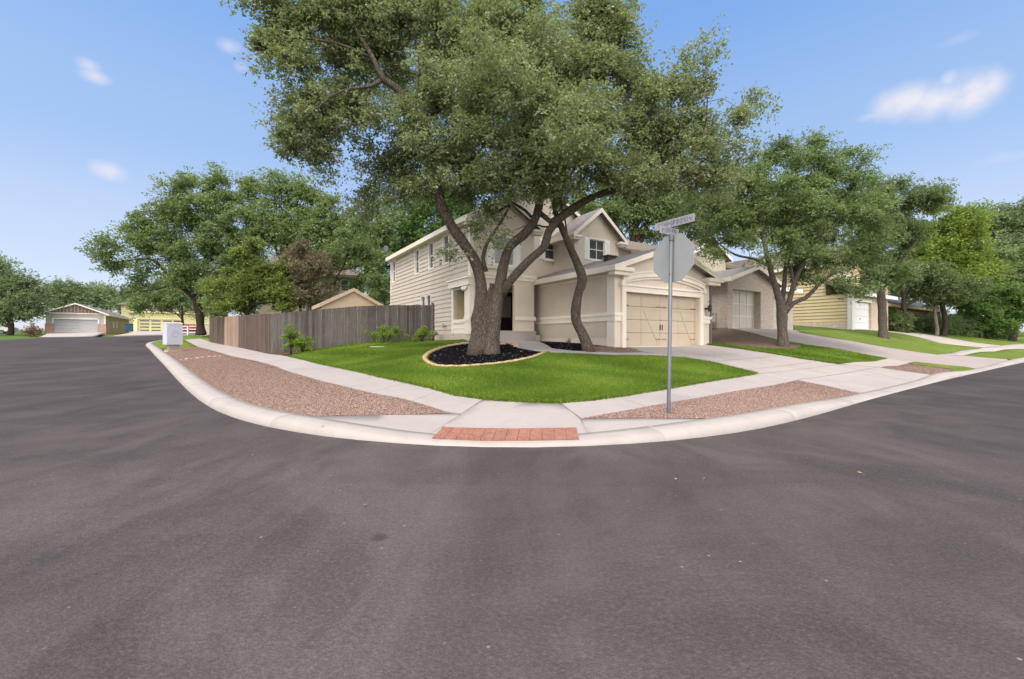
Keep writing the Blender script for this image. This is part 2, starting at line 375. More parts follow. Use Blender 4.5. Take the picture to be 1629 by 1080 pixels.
def m_asphalt():
    t = NT('asphalt'); big = t.noise(.33, 7, .65, dist=1.4); mid = t.noise(1.1, 6, .6, vec=t.mapping((1, .35, 1), rot=(0, 0, .5)), dist=1.2); fine = t.noise(140, 4, .7)
    c = t.ramp(big, [(.36, (.046, .039, .042)), (.48, (.066, .056, .058)), (.6, (.090, .077, .077))])
    c = t.mix(t.ramp(mid, [(.44, .0), (.62, .6)]), c, (.112, .097, .094)); grit = t.noise(38, 5, .75)
    c = t.mix(t.ramp(t.noise(.5, 5, .6, vec=t.mapping((.35, 1.6, 1), rot=(0, 0, -.35)), dist=1.5), [(.5, .0), (.68, .5)]), c, (.040, .035, .038))
    c = t.mix(.32, c, t.ramp(fine, [(.25, (.012, .01, .01)), (.5, (.06, .052, .052)), (.75, (.16, .145, .14))]), 'MIX'); c = t.mix(.20, c, t.ramp(grit, [(.36, (.012, .010, .011)), (.5, (.06, .052, .053)), (.64, (.16, .142, .138))]))
    v = t.n.new('ShaderNodeTexVoronoi'); v.inputs['Scale'].default_value = 6.5; v.inputs['Randomness'].default_value = 1; t.l.new(t.tc.outputs['Object'], v.inputs['Vector'])
    sp = t.ramp(v.outputs['Distance'], [(.0, 1.0), (.045, .8), (.07, .0)]); sel = t.ramp(t.noise(.9, 2), [(.45, .0), (.58, 1.0)])
    c = t.mix(t.math('MULTIPLY', t.math('MULTIPLY', sp, sel), .5), c, (.36, .33, .30))
    # asphalt grows darker with distance from the junction, broken up by noise
    wv = t.n.new('ShaderNodeVectorMath'); wv.operation = 'LENGTH'; t.l.new(t.mapping((1, 1, 0), loc=(0, -1, 0)), wv.inputs[0])
    wd = t.math('ADD', wv.outputs['Value'], t.math('MULTIPLY', t.math('SUBTRACT', t.noise(.35, 5), .5), 9)); c = t.mix(t.ramp(t.math('DIVIDE', wd, 20.0), [(.15, .0), (.6, .5)]), c, (.036, .033, .037))
    c = t.mix(1.0, c, t.ramp(t.noise(.62, 6, .62, vec=t.mapping((1, .55, 1), rot=(0, 0, .6)), dist=1.0), [(.36, (.86, .86, .88)), (.5, (1.0, 1.0, 1.0)), (.62, (1.15, 1.13, 1.13))]), 'MULTIPLY')
    # an old oil stain
    m = t.mapping((1, 1, 0), loc=(.90, -2.97, 0)); vl = t.n.new('ShaderNodeVectorMath'); vl.operation = 'LENGTH'; t.l.new(m, vl.inputs[0])
    st = t.math('ADD', vl.outputs['Value'], t.math('MULTIPLY', t.noise(9, 4), .08))
    c = t.mix(t.ramp(st, [(.06, .55), (.125, .0)]), c, (.02, .017, .018))
    h = t.n.new('ShaderNodeTexVoronoi'); h.inputs['Scale'].default_value = 75; t.l.new(t.tc.outputs['Object'], h.inputs['Vector'])
    nb = t.bump(h.outputs['Distance'], .55, .006); nb = t.bump(t.noise(16, 5, .7), .35, .012, nb)
    return t.fin(c, .93, nb, .12)

def m_concrete(name='concrete', base=(.335, .305, .298)):
    t = NT(name); a = t.noise(.7, 7, .6); f = t.noise(90, 3, .6)
    c = t.ramp(a, [(.25, tuple(v * .86 for v in base)), (.6, base), (.8, tuple(v * 1.06 for v in base))])
    st = t.noise(2.3, 8, .72, dist=.6); c = t.mix(t.ramp(st, [(.5, .0), (.72, .36)]), c, tuple(v * .62 for v in base)); c = t.mix(t.ramp(t.noise(26, 4, .7), [(.60, .0), (.70, .25)]), c, tuple(v * .45 for v in base))
    c = t.mix(.18, c, t.ramp(f, [(.3, tuple(v * .6 for v in base)), (.7, tuple(min(1, v * 1.25) for v in base))]))
    nb = t.bump(f, .25, .003); return t.fin(c, .85, nb, .25)

def m_grass_soil(name, c1, c2, soil=(.10, .075, .045)):
    t = NT(name); a = t.noise(.6, 6, .6); f = t.noise(55, 5, .7, vec=t.mapping((1, 1, .3)))
    c = t.ramp(a, [(.3, c1), (.7, c2)]); c = t.mix(.5, c, t.ramp(f, [(.25, tuple(v * .35 for v in c1)), (.55, c1), (.8, tuple(v * 1.5 for v in c2))]))
    c = t.mix(t.ramp(t.noise(.9, 6, .65, dist=.8), [(.5, .0), (.72, .45)]), c, tuple(v * k for v, k in zip(c2, (1.7, 1.25, 1.5))))
    c = t.mix(t.ramp(t.noise(3.2, 6, .7), [(.62, .0), (.76, .5)]), c, soil)
    nb = t.bump(f, .8, .03); return t.fin(c, .9, nb, .15)

def m_gravel(name, stops, scale=34, bd=.02):
    t = NT(name); v = t.n.new('ShaderNodeTexVoronoi'); v.inputs['Scale'].default_value = scale; t.l.new(t.tc.outputs['Object'], v.inputs['Vector'])
    s = t.n.new('ShaderNodeSeparateColor'); t.l.new(v.outputs['Color'], s.inputs[0])
    c = t.ramp(s.outputs[0], stops); e = t.ramp(v.outputs['Distance'], [(.25, 1.0), (.75, .35)])
    c = t.mix(.8, c, e, 'MULTIPLY'); c = t.mix(t.ramp(t.noise(.8, 5), [(.45, .0), (.75, .3)]), c, tuple(v * .7 for v in stops[1][1]))
    inv = t.math('SUBTRACT', 1.0, v.outputs['Distance']); return t.fin(c, .9, t.bump(inv, .9, bd), .03)

def m_tint(name, cols, rough=.8, transl=0.0, spec=.25, gl=0.0):
    """colour by each small face's own tint value"""
    t = NT(name); a = t.n.new('ShaderNodeAttribute'); a.attribute_name = 'tint'
    k = len(cols); c = t.ramp(a.outputs['Fac'], [(i / (k - 1), cc) for i, cc in enumerate(cols)]); t.fin(c, rough, None, spec)
    if transl:
        tr = t.n.new('ShaderNodeBsdfTranslucent'); t.l.new(t.mix(.5, c, (.30, .42, .06), 'MIX') if transl > .3 else c, tr.inputs[0])
        mx = t.n.new('ShaderNodeMixShader'); mx.inputs[0].default_value = transl; t.l.new(t.b.outputs[0], mx.inputs[1]); t.l.new(tr.outputs[0], mx.inputs[2]); t.l.new(mx.outputs[0], t.out.inputs[0])
    return t.m

def m_brick(name, cols, mortar, bw=.20, bh=.075, ms=.012, bump=.5, offset=.5, rough=.85):
    t = NT(name); b = t.n.new('ShaderNodeTexBrick'); t.l.new(t.tc.outputs['UV'], b.inputs['Vector'])
    b.inputs['Scale'].default_value = 1; b.inputs['Brick Width'].default_value = bw; b.inputs['Row Height'].default_value = bh
    b.inputs['Mortar Size'].default_value = ms; b.inputs['Mortar Smooth'].default_value = .15; b.offset = offset; b.inputs['Bias'].default_value = 0
    b.inputs['Color1'].default_value = (*cols[0], 1); b.inputs['Color2'].default_value = (*cols[1], 1); b.inputs['Mortar'].default_value = (*mortar, 1)
    c = t.mix(.35, b.outputs['Color'], t.ramp(t.noise(7, 5, .7), [(.3, tuple(v * .6 for v in cols[0])), (.7, tuple(min(1, v * 1.35) for v in cols[1]))]))
    nb = t.bump(t.math('SUBTRACT', 1.0, b.outputs['Fac']), bump, .01); nb = t.bump(t.noise(60, 3), .3, .004, nb); return t.fin(c, rough, nb, .2)

def m_shingle(name, c):
    return m_brick(name, (tuple(v * .8 for v in c), tuple(v * 1.15 for v in c)), tuple(v * .5 for v in c), .28, .14, .008, .6, .5, .92)

def m_wood(name, c1, c2, c3):
    t = NT(name); a = t.noise(5, 7, .65, vec=t.mapping((6, 6, .35))); b = t.noise(.8, 4)
    at = t.n.new('ShaderNodeAttribute'); at.attribute_name = 'tint'
    c = t.ramp(a, [(.25, c1), (.5, c2), (.75, c3)]); c = t.mix(t.math('MULTIPLY', at.outputs['Fac'], .6), c, tuple(v * .42 for v in c1)); c = t.mix(t.ramp(b, [(.4, .0), (.7, .35)]), c, c3)
    return t.fin(c, .9, t.bump(t.noise(40, 5, .7, vec=t.mapping((5, 5, .2))), .5, .006), .15)

def m_bark(name, c1, c2):
    t = NT(name); v = t.mapping((1, 1, .42)); a = t.noise(7, 9, .78, vec=v, dist=.5); vo = t.n.new('ShaderNodeTexVoronoi'); vo.inputs['Scale'].default_value = 17
    vo.feature = 'DISTANCE_TO_EDGE'; t.l.new(t.mix(.15, v, t.noise(5, 3, out='Color'), 'ADD'), vo.inputs['Vector'])
    e = t.ramp(vo.outputs['Distance'], [(.0, .0), (.22, 1.0)]); c = t.ramp(a, [(.3, c1), (.7, c2)]); c = t.mix(t.math('MULTIPLY', t.math('SUBTRACT', 1.0, e), .7), c, tuple(x * .35 for x in c1))
    nb = t.bump(e, .7, .02); nb = t.bump(a, .6, .03, nb); return t.fin(c, .95, nb, .1)

def m_glass(name='window_glass', c=(.06, .065, .075), rough=.12):
    t = NT(name); n = t.noise(1.7, 3); return t.fin(t.ramp(n, [(.3, tuple(v * .7 for v in c)), (.7, tuple(v * 1.5 for v in c))]), rough, None, .6)

def m_slat(name, c, pitch, dark=.55):
    """woven screen / fine horizontal lines in uv"""
    t = NT(name); sx = t.n.new('ShaderNodeSeparateXYZ'); t.l.new(t.tc.outputs['UV'], sx.inputs[0]); f = t.math('FRACT', t.math('DIVIDE', sx.outputs[1], pitch))
    col = t.mix(t.ramp(f, [(.0, 1.0), (.12, .0)]), c, tuple(v * dark for v in c)); return t.fin(col, .6, t.bump(f, .4, .01), .3)

asphalt = m_asphalt(); concrete = m_concrete(); kerb_m = m_concrete('kerb_concrete', (.345, .318, .305))
conc_old = m_concrete('old_concrete', (.31, .27, .255)); conc_mid = m_concrete('path_concrete', (.36, .325, .305))
lawn_m = m_grass_soil('lawn_turf', (.08, .125, .014), (.125, .185, .022)); lawn_b = m_grass_soil('neighbour_turf', (.095, .145, .022), (.14, .20, .032))
soil_m = plain('soil', (.085, .055, .038), .95, .35, 3, .7, 25, .1, 0, .03); groundm = m_grass_soil('ground_turf', (.06, .11, .02), (.09, .14, .03))
pinkg = m_gravel('pink_gravel', [(0, (.12, .07, .055)), (.35, (.21, .135, .11)), (.7, (.29, .20, .165)), (1, (.38, .29, .25))])
blackg = m_gravel('black_mulch', [(0, (.004, .004, .005)), (.6, (.009, .008, .01)), (1, (.018, .017, .02))], 45)
tan_edge = plain('edging_concrete', (.46, .31, .19), .85, .2, 6, .5, 50); paver_m = m_brick('red_paver', ((.42, .13, .07), (.50, .18, .10)), (.20, .07, .045), .305, .305, .012, .4, 0)
stone_m = m_tint('pebble', [(.10, .06, .05), (.18, .115, .095), (.25, .17, .14), (.37, .29, .25)], .8)
chip_m = m_tint('mulch_chip', [(.003, .003, .004), (.008, .007, .009), (.014, .013, .016), (.45, .45, .45)], .9, 0, .05)
blade_m = m_tint('grass_blade', [(.04, .085, .008), (.115, .20, .016), (.24, .34, .05)], .55, .35)

# ------------------------------------------------------------------ ground, street, kerbs
road = [tuple(p) for p in (KC[:, :2] + nrm * .2)[::2]]
e = road[-1]; road = road + [(e[0] + 25, e[1] + 7), (84, 41), (13.2, 1.5), (9, -5.5), (24, -22), (14, -32), (-4, -12), (-16, 5), (-30, 20.5), (-43, 34.7), W(0, 541, 42)[:2],
        W(59, 537.8, 51)[:2], W(155, 536, 58)[:2], W(262, 533.5, 63)[:2], (-46, 72), (-46, 82), (-56, 92)]
drape('street', road, asphalt, 0.0, 1.5, R, 0, kind='structure')

LOT = [tuple(p) for p in KI[::2]]; LOT = LOT + [(160, 100), (150, 170), (-60, 170)]
def ground_sheet():
    ax = np.unique(np.concatenate([np.arange(-1500, -120, 115.), np.arange(-120, -24, 6.), np.arange(-24, 60, 1.2), np.arange(60, 130, 6.), np.arange(130, 1501, 137.)]))
    ay = np.unique(np.concatenate([np.arange(-1500, -40, 146.), np.arange(-40, 0, 4.), np.arange(0, 48, 1.2), np.arange(48, 130, 5.), np.arange(130, 1501, 137.)]))
    X, Y = np.meshgrid(ax, ay); xc, yc = np.clip(X, -140, 140), np.clip(Y, -60, 140)
    t, r = T(xc, yc), R(xc, yc)
    lot = in_poly(X, Y, LOT); d = np.full(X.shape, 1e9)
    K = KI[::3]
    near = (np.abs(X) < 90) & (Y < 100) & (Y > 0)
    q = np.stack([X[near], Y[near]], 1); dd = np.sqrt(((q[:, None] - K[None]) ** 2).sum(2)).min(1); d[near] = dd
    inr = in_poly(X, Y, road)
    z = np.where(lot & (d > 1.3), t - .06, np.minimum(t, r) - .08)
    z = np.where(~lot & ~inr, np.minimum(t, r + .15) - .05, z)
    ri = in_poly(X, Y, road); pad = np.zeros_like(ri); pad[1:-1, 1:-1] = ri[:-2, 1:-1] | ri[2:, 1:-1] | ri[1:-1, :-2] | ri[1:-1, 2:] | ri[:-2, :-2] | ri[2:, 2:] | ri[:-2, 2:] | ri[2:, :-2]
    z = np.where(pad | ri, np.minimum(np.minimum(t, r) - .08, z), z)
    z = np.clip(z, -3, 6)
    ny, nx = X.shape; V = np.stack([X, Y, z], 2).reshape(-1, 3)
    fs = [(j * nx + i, j * nx + i + 1, (j + 1) * nx + i + 1, (j + 1) * nx + i) for j in range(ny - 1) for i in range(nx - 1)]
    me = bpy.data.meshes.new('ground'); me.from_pydata(V.tolist(), [], fs); me.materials.append(groundm); me.polygons.foreach_set('use_smooth', [True] * len(fs))
    tag(link(bpy.data.objects.new('ground', me)), kind='structure')
ground_sheet()

def kerb():
    mb = MB(); rows = []; step = []
    acc = 0; last = None; prof = [(0, -.06), (0, .0), (.015, .35), (.05, .72), (.10, .90), (.17, .985), (.26, 1.0), (.42, 1.0), (.425, .6)]
    P = KC
    s = np.r_[0, np.cumsum(np.linalg.norm(np.diff(P[:, :2], axis=0), axis=1))]
    joints = np.arange(1.2, s[-1], 3.05); grid = np.unique(np.r_[s[::2], joints - .006, joints + .006, joints])
    cx, cy, ch = (np.interp(grid, s, P[:, i]) for i in range(3)); nx_, ny_ = np.interp(grid, s, nrm[:, 0]), np.interp(grid, s, nrm[:, 1])
    rz = R(cx, cy); tz = T(cx + nx_ * .42, cy + ny_ * .42); J = set(np.round(joints, 5))
    for i, g in enumerate(grid):
        top = max(ch[i] + rz[i], tz[i]) + .006 ; dip = .008 if round(g, 5) in J else 0
        row = []
        for (d, h) in prof:
            z = rz[i] + (top - rz[i]) * h if h >= 0 else rz[i] + h
            if h == .6: z = top - .1
            row.append((cx[i] + nx_[i] * d, cy[i] + ny_[i] * d, z - dip))
        rows.append(row)
    n = len(prof); vs = [p for r in rows for p in r]
    fs = [(i*n+j, (i+1)*n+j, (i+1)*n+j+1, i*n+j+1) for i in range(len(rows)-1) for j in range(n-1)]
    mb.add(vs, fs); o = mb.build('kerb', kerb_m, smooth=True, kind='structure')
kerb()

# concrete: slabs butted with open joints
def slabs(name, outer, inner, L, mat, gap=.012, off=0.0):
    def rs(P, n):
        P = np.array(P); s = np.r_[0, np.cumsum(np.linalg.norm(np.diff(P, axis=0), axis=1))]; u = np.linspace(0, s[-1], n)
        return np.stack([np.interp(u, s, P[:, 0]), np.interp(u, s, P[:, 1])], 1), s[-1]
    _, l0 = rs(outer, 2); k = max(1, int(round(l0 / L))); sub = 4; O, _ = rs(outer, k * sub + 1); I, _ = rs(inner, k * sub + 1)
    mb = MB(); g = gap / L / 2
    for i in range(k):
        ts = np.linspace(i + g, i + 1 - g, sub + 1) * sub; a = np.arange(k * sub + 1)
        o = np.stack([np.interp(ts, a, O[:, 0]), np.interp(ts, a, O[:, 1])], 1); n_ = np.stack([np.interp(ts, a, I[:, 0]), np.interp(ts, a, I[:, 1])], 1)
        G_ = [[o[j] * (1 - w) + n_[j] * w for w in (0, .33, .67, 1)] for j in range(sub + 1)]
        vs = [(p[0], p[1], T(p[0], p[1]) + off) for r in G_ for p in r]; lo = [(p[0], p[1], p[2] - .12) for p in vs]; N = len(vs)
        fs = [(j*4+w, j*4+w+1, (j+1)*4+w+1, (j+1)*4+w) for j in range(sub) for w in range(3)]
        ring = [0, 1, 2, 3] + [4*j+3 for j in range(1, sub+1)] + [4*sub+2, 4*sub+1, 4*sub] + [4*j for j in range(sub-1, 0, -1)]
        fs += [(ring[q], ring[(q+1) % len(ring)], ring[(q+1) % len(ring)] + N, ring[q] + N) for q in range(len(ring))]
        mb.add(vs + lo, fs)
    o = mb.build(name, mat, kind='structure')
    bm = bmesh.new(); bm.from_mesh(o.data); bmesh.ops.recalc_face_normals(bm, faces=bm.faces); bm.to_mesh(o.data); bm.free(); return o

def base_sheet():
    drape('ramp_base', px((769, 634), (845, 639), (891, 640), (926, 665), (1165, 666.5)) + kseg(G(1165, 680), G(474, 672)) + px((474, 662.5), (600, 659.5), (717, 656.5)), m_concrete('joint_concrete', (.20, .18, .17)), -.010, .5, kind='structure')
base_sheet()
def kpt(a, b): return kseg(G(a, b), G(a, b))[0]
LS_in = px((768, 635.3), (727.7, 629.7), (685.5, 617.6), (604, 600), (523, 582), (458, 567), (428.5, 563), (337, 544), (318, 538.5))
LS_out = px((735, 657.5), (717, 657), (643, 634), (588, 624), (513, 606), (438, 582), (366.6, 565.5), (314.6, 551), (294, 540.5))
slabs('sidewalk', LS_out, LS_in, 1.5, concrete)
RS_out = px((925, 665.8), (1000, 652), (1100, 634.5), (1200, 617), (1268, 604.5)); RS_in = px((892, 641), (944, 637), (993, 630), (1066.6, 618), (1140, 605), (1203, 594.6))
slabs('sidewalk', RS_out, RS_in, 1.5, concrete)
drape('ramp', px((769.5, 635.5), (796, 637.6), (845.6, 640), (890.5, 641), (923.5, 665.9), (935.5, 690)) + kseg(G(937, 702), G(664, 700)), concrete, 0, .5, kind='structure')
drape('sidewalk', px((734.4, 657.6), (664.4, 701)) + kseg(G(662, 702), G(474, 672)) + px((474, 663.2), (600, 660)), concrete, 0, .5, kind='structure')
drape('sidewalk', px((924.6, 666.3), (1165, 667.2)) + kseg(G(1165, 680), G(940, 702)) + px((937, 697)), concrete, 0, .5, kind='structure')
DR1 = px((1204.5, 594.8), (1165, 584.6), (1130, 576), (1091, 570), (1042, 567.2), (1010, 563), (990, 553)) + [AB(12.9, 12.2), AB(18.3, 12.2)] + px((1129.5, 549), (1200, 558.5), (1280, 571.5), (1334, 579), (1399, 584), (1488, 597)) \
    + kseg(G(1492, 604), G(1372, 632)) + px((1369, 625.5), (1318, 614), (1269, 604.2))
drape('driveway', DR1, concrete, .0, .6, kind='structure')
slabs('sidewalk', px((1400.5, 583.6), (1455, 575.6)), px((1336, 579), (1411, 570.8)), 1.5, conc_mid)
DR2 = px((1412.5, 570.4), (1340, 556.8), (1280, 548.3), (1233, 539.7), (1200, 531)) + [AB(22.9, 13.8), AB(31, 13.8)] + px((1262, 524), (1280, 530.4), (1352, 542), (1424, 554.5), (1491, 564), (1532, 565), (1601, 571)) \
    + kseg(G(1604, 574), G(1538, 585)) + px((1533, 583), (1457, 575.4))
drape('driveway', DR2, conc_old, .0, .6, kind='structure')
drape('path', px((1359, 524), (1400, 522.5), (1413.6, 525.6), (1472.5, 531.6), (1545, 543.7), (1593, 549.7), (1564, 552.6), (1496.6, 546), (1434, 530.4)), conc_mid, 0, .8, kind='structure')
drape('sidewalk', px((1492.5, 563.8), (1565, 552.9), (1594, 549.7), (1650, 546.5), (1690, 545), (1690, 551), (1600, 555.5), (1533.5, 564.6)), conc_mid, 0, .8, kind='structure')

drape('driveway', px((60, 536.6), (150, 535.2), (158, 532), (168, 529)) + [AB(-19.0, 96.9), AB(-24.4, 96.9)] + px((75, 531),), conc_mid, .03, 1.5, kind='structure')
drape('driveway', px((180, 534.2), (262, 532.6), (300, 531)) + [AB(-7.5, 94.4), AB(-13.9, 94.4)] + px((205, 530),), conc_mid, .03, 1.5, kind='structure')
def groove(a, b, n=14, w=.007):
    A, B_ = np.array(G(*a)), np.array(G(*b)); d = (B_ - A) / np.linalg.norm(B_ - A); s = np.array([-d[1], d[0]]) * w; mb = MB()
    for i in range(n):
        p, q = A + (B_ - A) * i / n, A + (B_ - A) * (i + 1) / n; mb.face([(*(p - s), T(*p) + .006), (*(q - s), T(*q) + .006), (*(q + s), T(*q) + .006), (*(p + s), T(*p) + .006)])
    mb.build('control_joint', plain('joint_dark', (.12, .11, .10), .95), kind='structure')
for a_, b_ in (((1206, 594.6), (1334, 579.2)), ((1270, 604), (1398, 584)), ((1180, 588.5), (1300, 574.5)), ((1128, 575.5), (1240, 564.5)), ((1330, 579.8), (1455, 607)), ((1058, 556), (1320, 594))): groove(a_, b_)
# planting areas
LAWN = px((460, 567.2), (523, 581.7), (604, 599.7), (685.5, 617.3), (727.7, 629.4), (769.5, 634.8), (796, 637.3), (845.6, 639.7), (891, 640.7), (944, 636.7), (993, 629.7), (1066.6, 617.7),
          (1140, 604.7), (1203, 594.2), (1165, 584.8), (1130, 576.3), (1091, 570.4), (1042, 567.4), (968, 566.4), (875, 563), (869, 560.5), (845.6, 569.5), (806, 577.5), (762, 582), (722.8, 584),
          (693, 582.4), (677.6, 574.7), (675, 568), (685, 559.4), (711, 550.6), (744.5, 545.6), (720, 541.2), (640, 541.6), (565, 547.5), (500, 557))
drape('lawn', LAWN, lawn_m, .012, .5, kind='structure')
GL = px((716, 657.2), (643, 634.4), (588, 624.4), (513, 606.4), (438, 582.4), (366.6, 566), (314, 551.5), (262, 553.5)) + kseg(G(253, 562), G(474, 668)) + px((474, 663), (600, 659.8))
drape('gravel_strip', GL, pinkg, -.015, .5, kind='structure')
GR = px((923, 666), (1000, 652.4), (1100, 634.9), (1200, 617.4), (1268, 604.5), (1318, 614.2), (1368, 625.6)) + kseg(G(1371, 632), G(1166, 675)) + px((1166, 667),)
drape('gravel_strip', GR, pinkg, -.015, .5, kind='structure')
GR2 = px((1401, 583.9), (1442, 577.6), (1490, 584), (1516, 588)) + kseg(G(1512, 596), G(1492, 602)) + px((1487, 596.5),)
drape('gravel_strip', GR2, pinkg, -.01, .5, kind='structure')
drape('grass_verge', px((1443, 577.4), (1456, 575.6), (1533, 583.4)) + kseg(G(1538, 586), G(1517, 594)) + px((1516, 587.8), (1490, 583.7)), lawn_b, .01, .5, kind='structure')
drape('grass_verge', px((314, 551.2), (303, 545), (294, 540.7), (318, 538.2), (336, 543.5), (336, 538), (300, 533)) + kseg((-34.5, 41.8), G(253, 561.5)) + px((262, 553.2),), lawn_b, .0, .8, kind='structure')
L2 = px((1131.7, 548.6), (1200, 558.2), (1280, 571.2), (1335, 578.7), (1411, 570.6), (1340, 557), (1280, 548.5), (1233, 540), (1200, 531.3)) + [AB(22.9, 13.8), AB(22.9, 16), AB(18.8, 16)]
drape('lawn', L2, lawn_b, .0, .5, kind='structure')
MU = px((1131.5, 545), (1160, 549.5), (1215, 554.5), (1262, 556), (1276, 551.5), (1233, 541.5), (1200, 532.5)) + [AB(22.8, 13.7), AB(22.8, 15.8), AB(18.9, 15.8)]
drape('mulch_bed', MU, plain('brown_mulch', (.12, .085, .065), .95, .45, 9, .9, 22, .1, 0, .03), .035, .5, kind='structure')
drape('lawn', px((1262, 523.7), (1280, 530.2), (1352, 541.8), (1424, 554.3), (1492, 563.6), (1564, 552.7), (1496.6, 546.1), (1434, 530.5), (1359, 524.1)), lawn_b, .01, .8, kind='structure')
drape('lawn', px((1414, 525.3), (1472.5, 531.3), (1545, 543.4), (1593, 549.3), (1690, 544.8), (1690, 536), (1560, 524), (1425, 521)), lawn_b, .01, .8, kind='structure')
drape('grass_verge', px((1533.5, 564.9), (1600, 555.8), (1690, 551.3)) + kseg(G(1690, 562), G(1606, 571.5)) + px((1602, 570.6),), lawn_b, .0, .6, kind='structure')
drape('soil_bed', px((448, 564.6), (500, 556.7), (565, 547.2), (640, 541.3), (720, 540.9), (744.5, 545.3), (760, 541)) + [AB(8.55, 17), AB(8.55, 21.0), (-4.1, 22.2), (-11, 19.9)], soil_m, -.01, .6, kind='structure')
BED = px((868, 560), (845.6, 568.6), (806, 576.6), (762, 581.2), (722.8, 583.2), (693, 581.6), (679, 574.4), (677, 568), (687, 559.9), (711.5, 551.3), (744.5, 546.2), (770, 543.5), (792, 543.4), (821, 548), (822.5, 553.5), (850, 558.2))
drape('mulch_bed', BED, blackg, .0, .4, kind='structure')
PATH = px((792, 542.8), (821.5, 547.5), (823, 553), (850, 557.6), (869, 560.6), (875, 562.6), (968, 566), (1042, 566.9), (1056, 563), (1025.6, 559.9), (986, 561.2), (945, 560), (911, 558.3), (878, 554.3), (862, 545.5), (848, 540.5), (792, 540.5))
drape('path', PATH, concrete, .012, .5, kind='structure')
BED2 = px((862.5, 545.3), (878.5, 554), (911, 558), (944, 559.6), (938, 551), (950, 546.5), (985, 545)) + [AB(12.35, 12.3), AB(12.35, 17.6), AB(11.9, 17.3)]
drape('mulch_bed', BED2, blackg, .0, .4, kind='structure')
BED3 = px((945, 559.7), (986, 560.9), (1025, 559.6), (1008, 563), (991, 552)) + [AB(12.8, 11.95), AB(12.35, 12.2)] + px((985, 545.3), (951, 546.8), (939, 551))
BED3 = px((945, 559.7), (986, 560.9), (1024, 559.6), (1004, 552.8), (985, 545.3), (951, 546.8), (939, 551))
drape('gravel_strip', BED3, pinkg, .0, .4, kind='structure')
def edging():
    mb = MB(); P = px((869, 560.3), (845.6, 569), (806, 577), (762, 581.6), (722.8, 583.6), (693, 582), (678.3, 574.7), (676, 568), (686, 559.6), (711, 551), (744.5, 546))
    C = catmull([(a, b, 0) for a, b in P], .12); n = len(C); rng = random.Random(3)
    d = np.gradient(C[:, :2], axis=0); d /= np.linalg.norm(d, axis=1)[:, None]; nn = np.stack([-d[:, 1], d[:, 0]], 1); vs = []
    for i in range(n):
        w = .075 + .010 * math.sin(i * 2.4) + rng.uniform(-.006, .006); h = .055 + .01 * math.sin(i * 2.4 + 1)
        z = T(C[i, 0], C[i, 1])
        for (o, hh) in ((-w, -.05), (-w, h * .6), (-w * .5, h), (w * .5, h), (w, h * .6), (w, -.05)): vs.append((C[i, 0] + nn[i, 0] * o, C[i, 1] + nn[i, 1] * o, z + hh))
    mb.add(vs, [(i*6+j, i*6+j+1, (i+1)*6+j+1, (i+1)*6+j) for i in range(n-1) for j in range(5)])
    mb.build('bed_edging', tan_edge, smooth=True, label='low tan concrete edging curving around the black mulch bed', category='garden edging')
edging()
# dimpled warning paving in the ramp
def warning_paving():
    c = px((704, 680.3), (917, 681.3), (921.7, 702.3), (687.4, 700.6)); t = empty('warning_paving', (0, 6.1, T(0, 6.1)), label='red brick tactile paving set into the corner ramp at the kerb', cat='paving')
    c = [np.array(p) for p in c]; nx_, ny_ = 12, 4; mb = MB(); md = MB(); rng = random.Random(2)
    def Q(u, v): return (c[3] * (1-u) + c[2] * u) * (1-v) + (c[0] * (1-u) + c[1] * u) * v
    for i in range(nx_):
        for j in range(ny_):
            g = .03; us = ((i + g/2) / nx_, (i + 1 - g/2) / nx_); vs = ((j + g) / ny_, (j + 1 - g) / ny_)
            p = [Q(us[0], vs[0]), Q(us[1], vs[0]), Q(us[1], vs[1]), Q(us[0], vs[1])]; top = [(q[0], q[1], max(T(q[0], q[1]), R(q[0], q[1]) + .052) + .016 + rng.uniform(0, .0015)) for q in p]
            mb.prism([(q[0], q[1], q[2] - .05) for q in top], (0, 0, .05))
            for a in range(5):
                for b in range(4):
                    q = Q(us[0] + (us[1]-us[0]) * (a + .5) / 5, vs[0] + (vs[1]-vs[0]) * (b + .5) / 4); z = max(T(q[0], q[1]), R(q[0], q[1]) + .052) + .016
                    md.lathe([(.011, 0), (.008, .005)], (q[0], q[1], z), 6)
    o = mb.build('paver', m_tint_paver, parent=t, M=Matrix.Translation(-t.location)); o['kind'] = 'stuff'
    o = md.build('dome', m_tint_paver, parent=t, M=Matrix.Translation(-t.location)); o['kind'] = 'stuff'
m_tint_paver = plain('brick_paver', (.26, .125, .095), .85, .28, 9, .5, 80)
warning_paving()

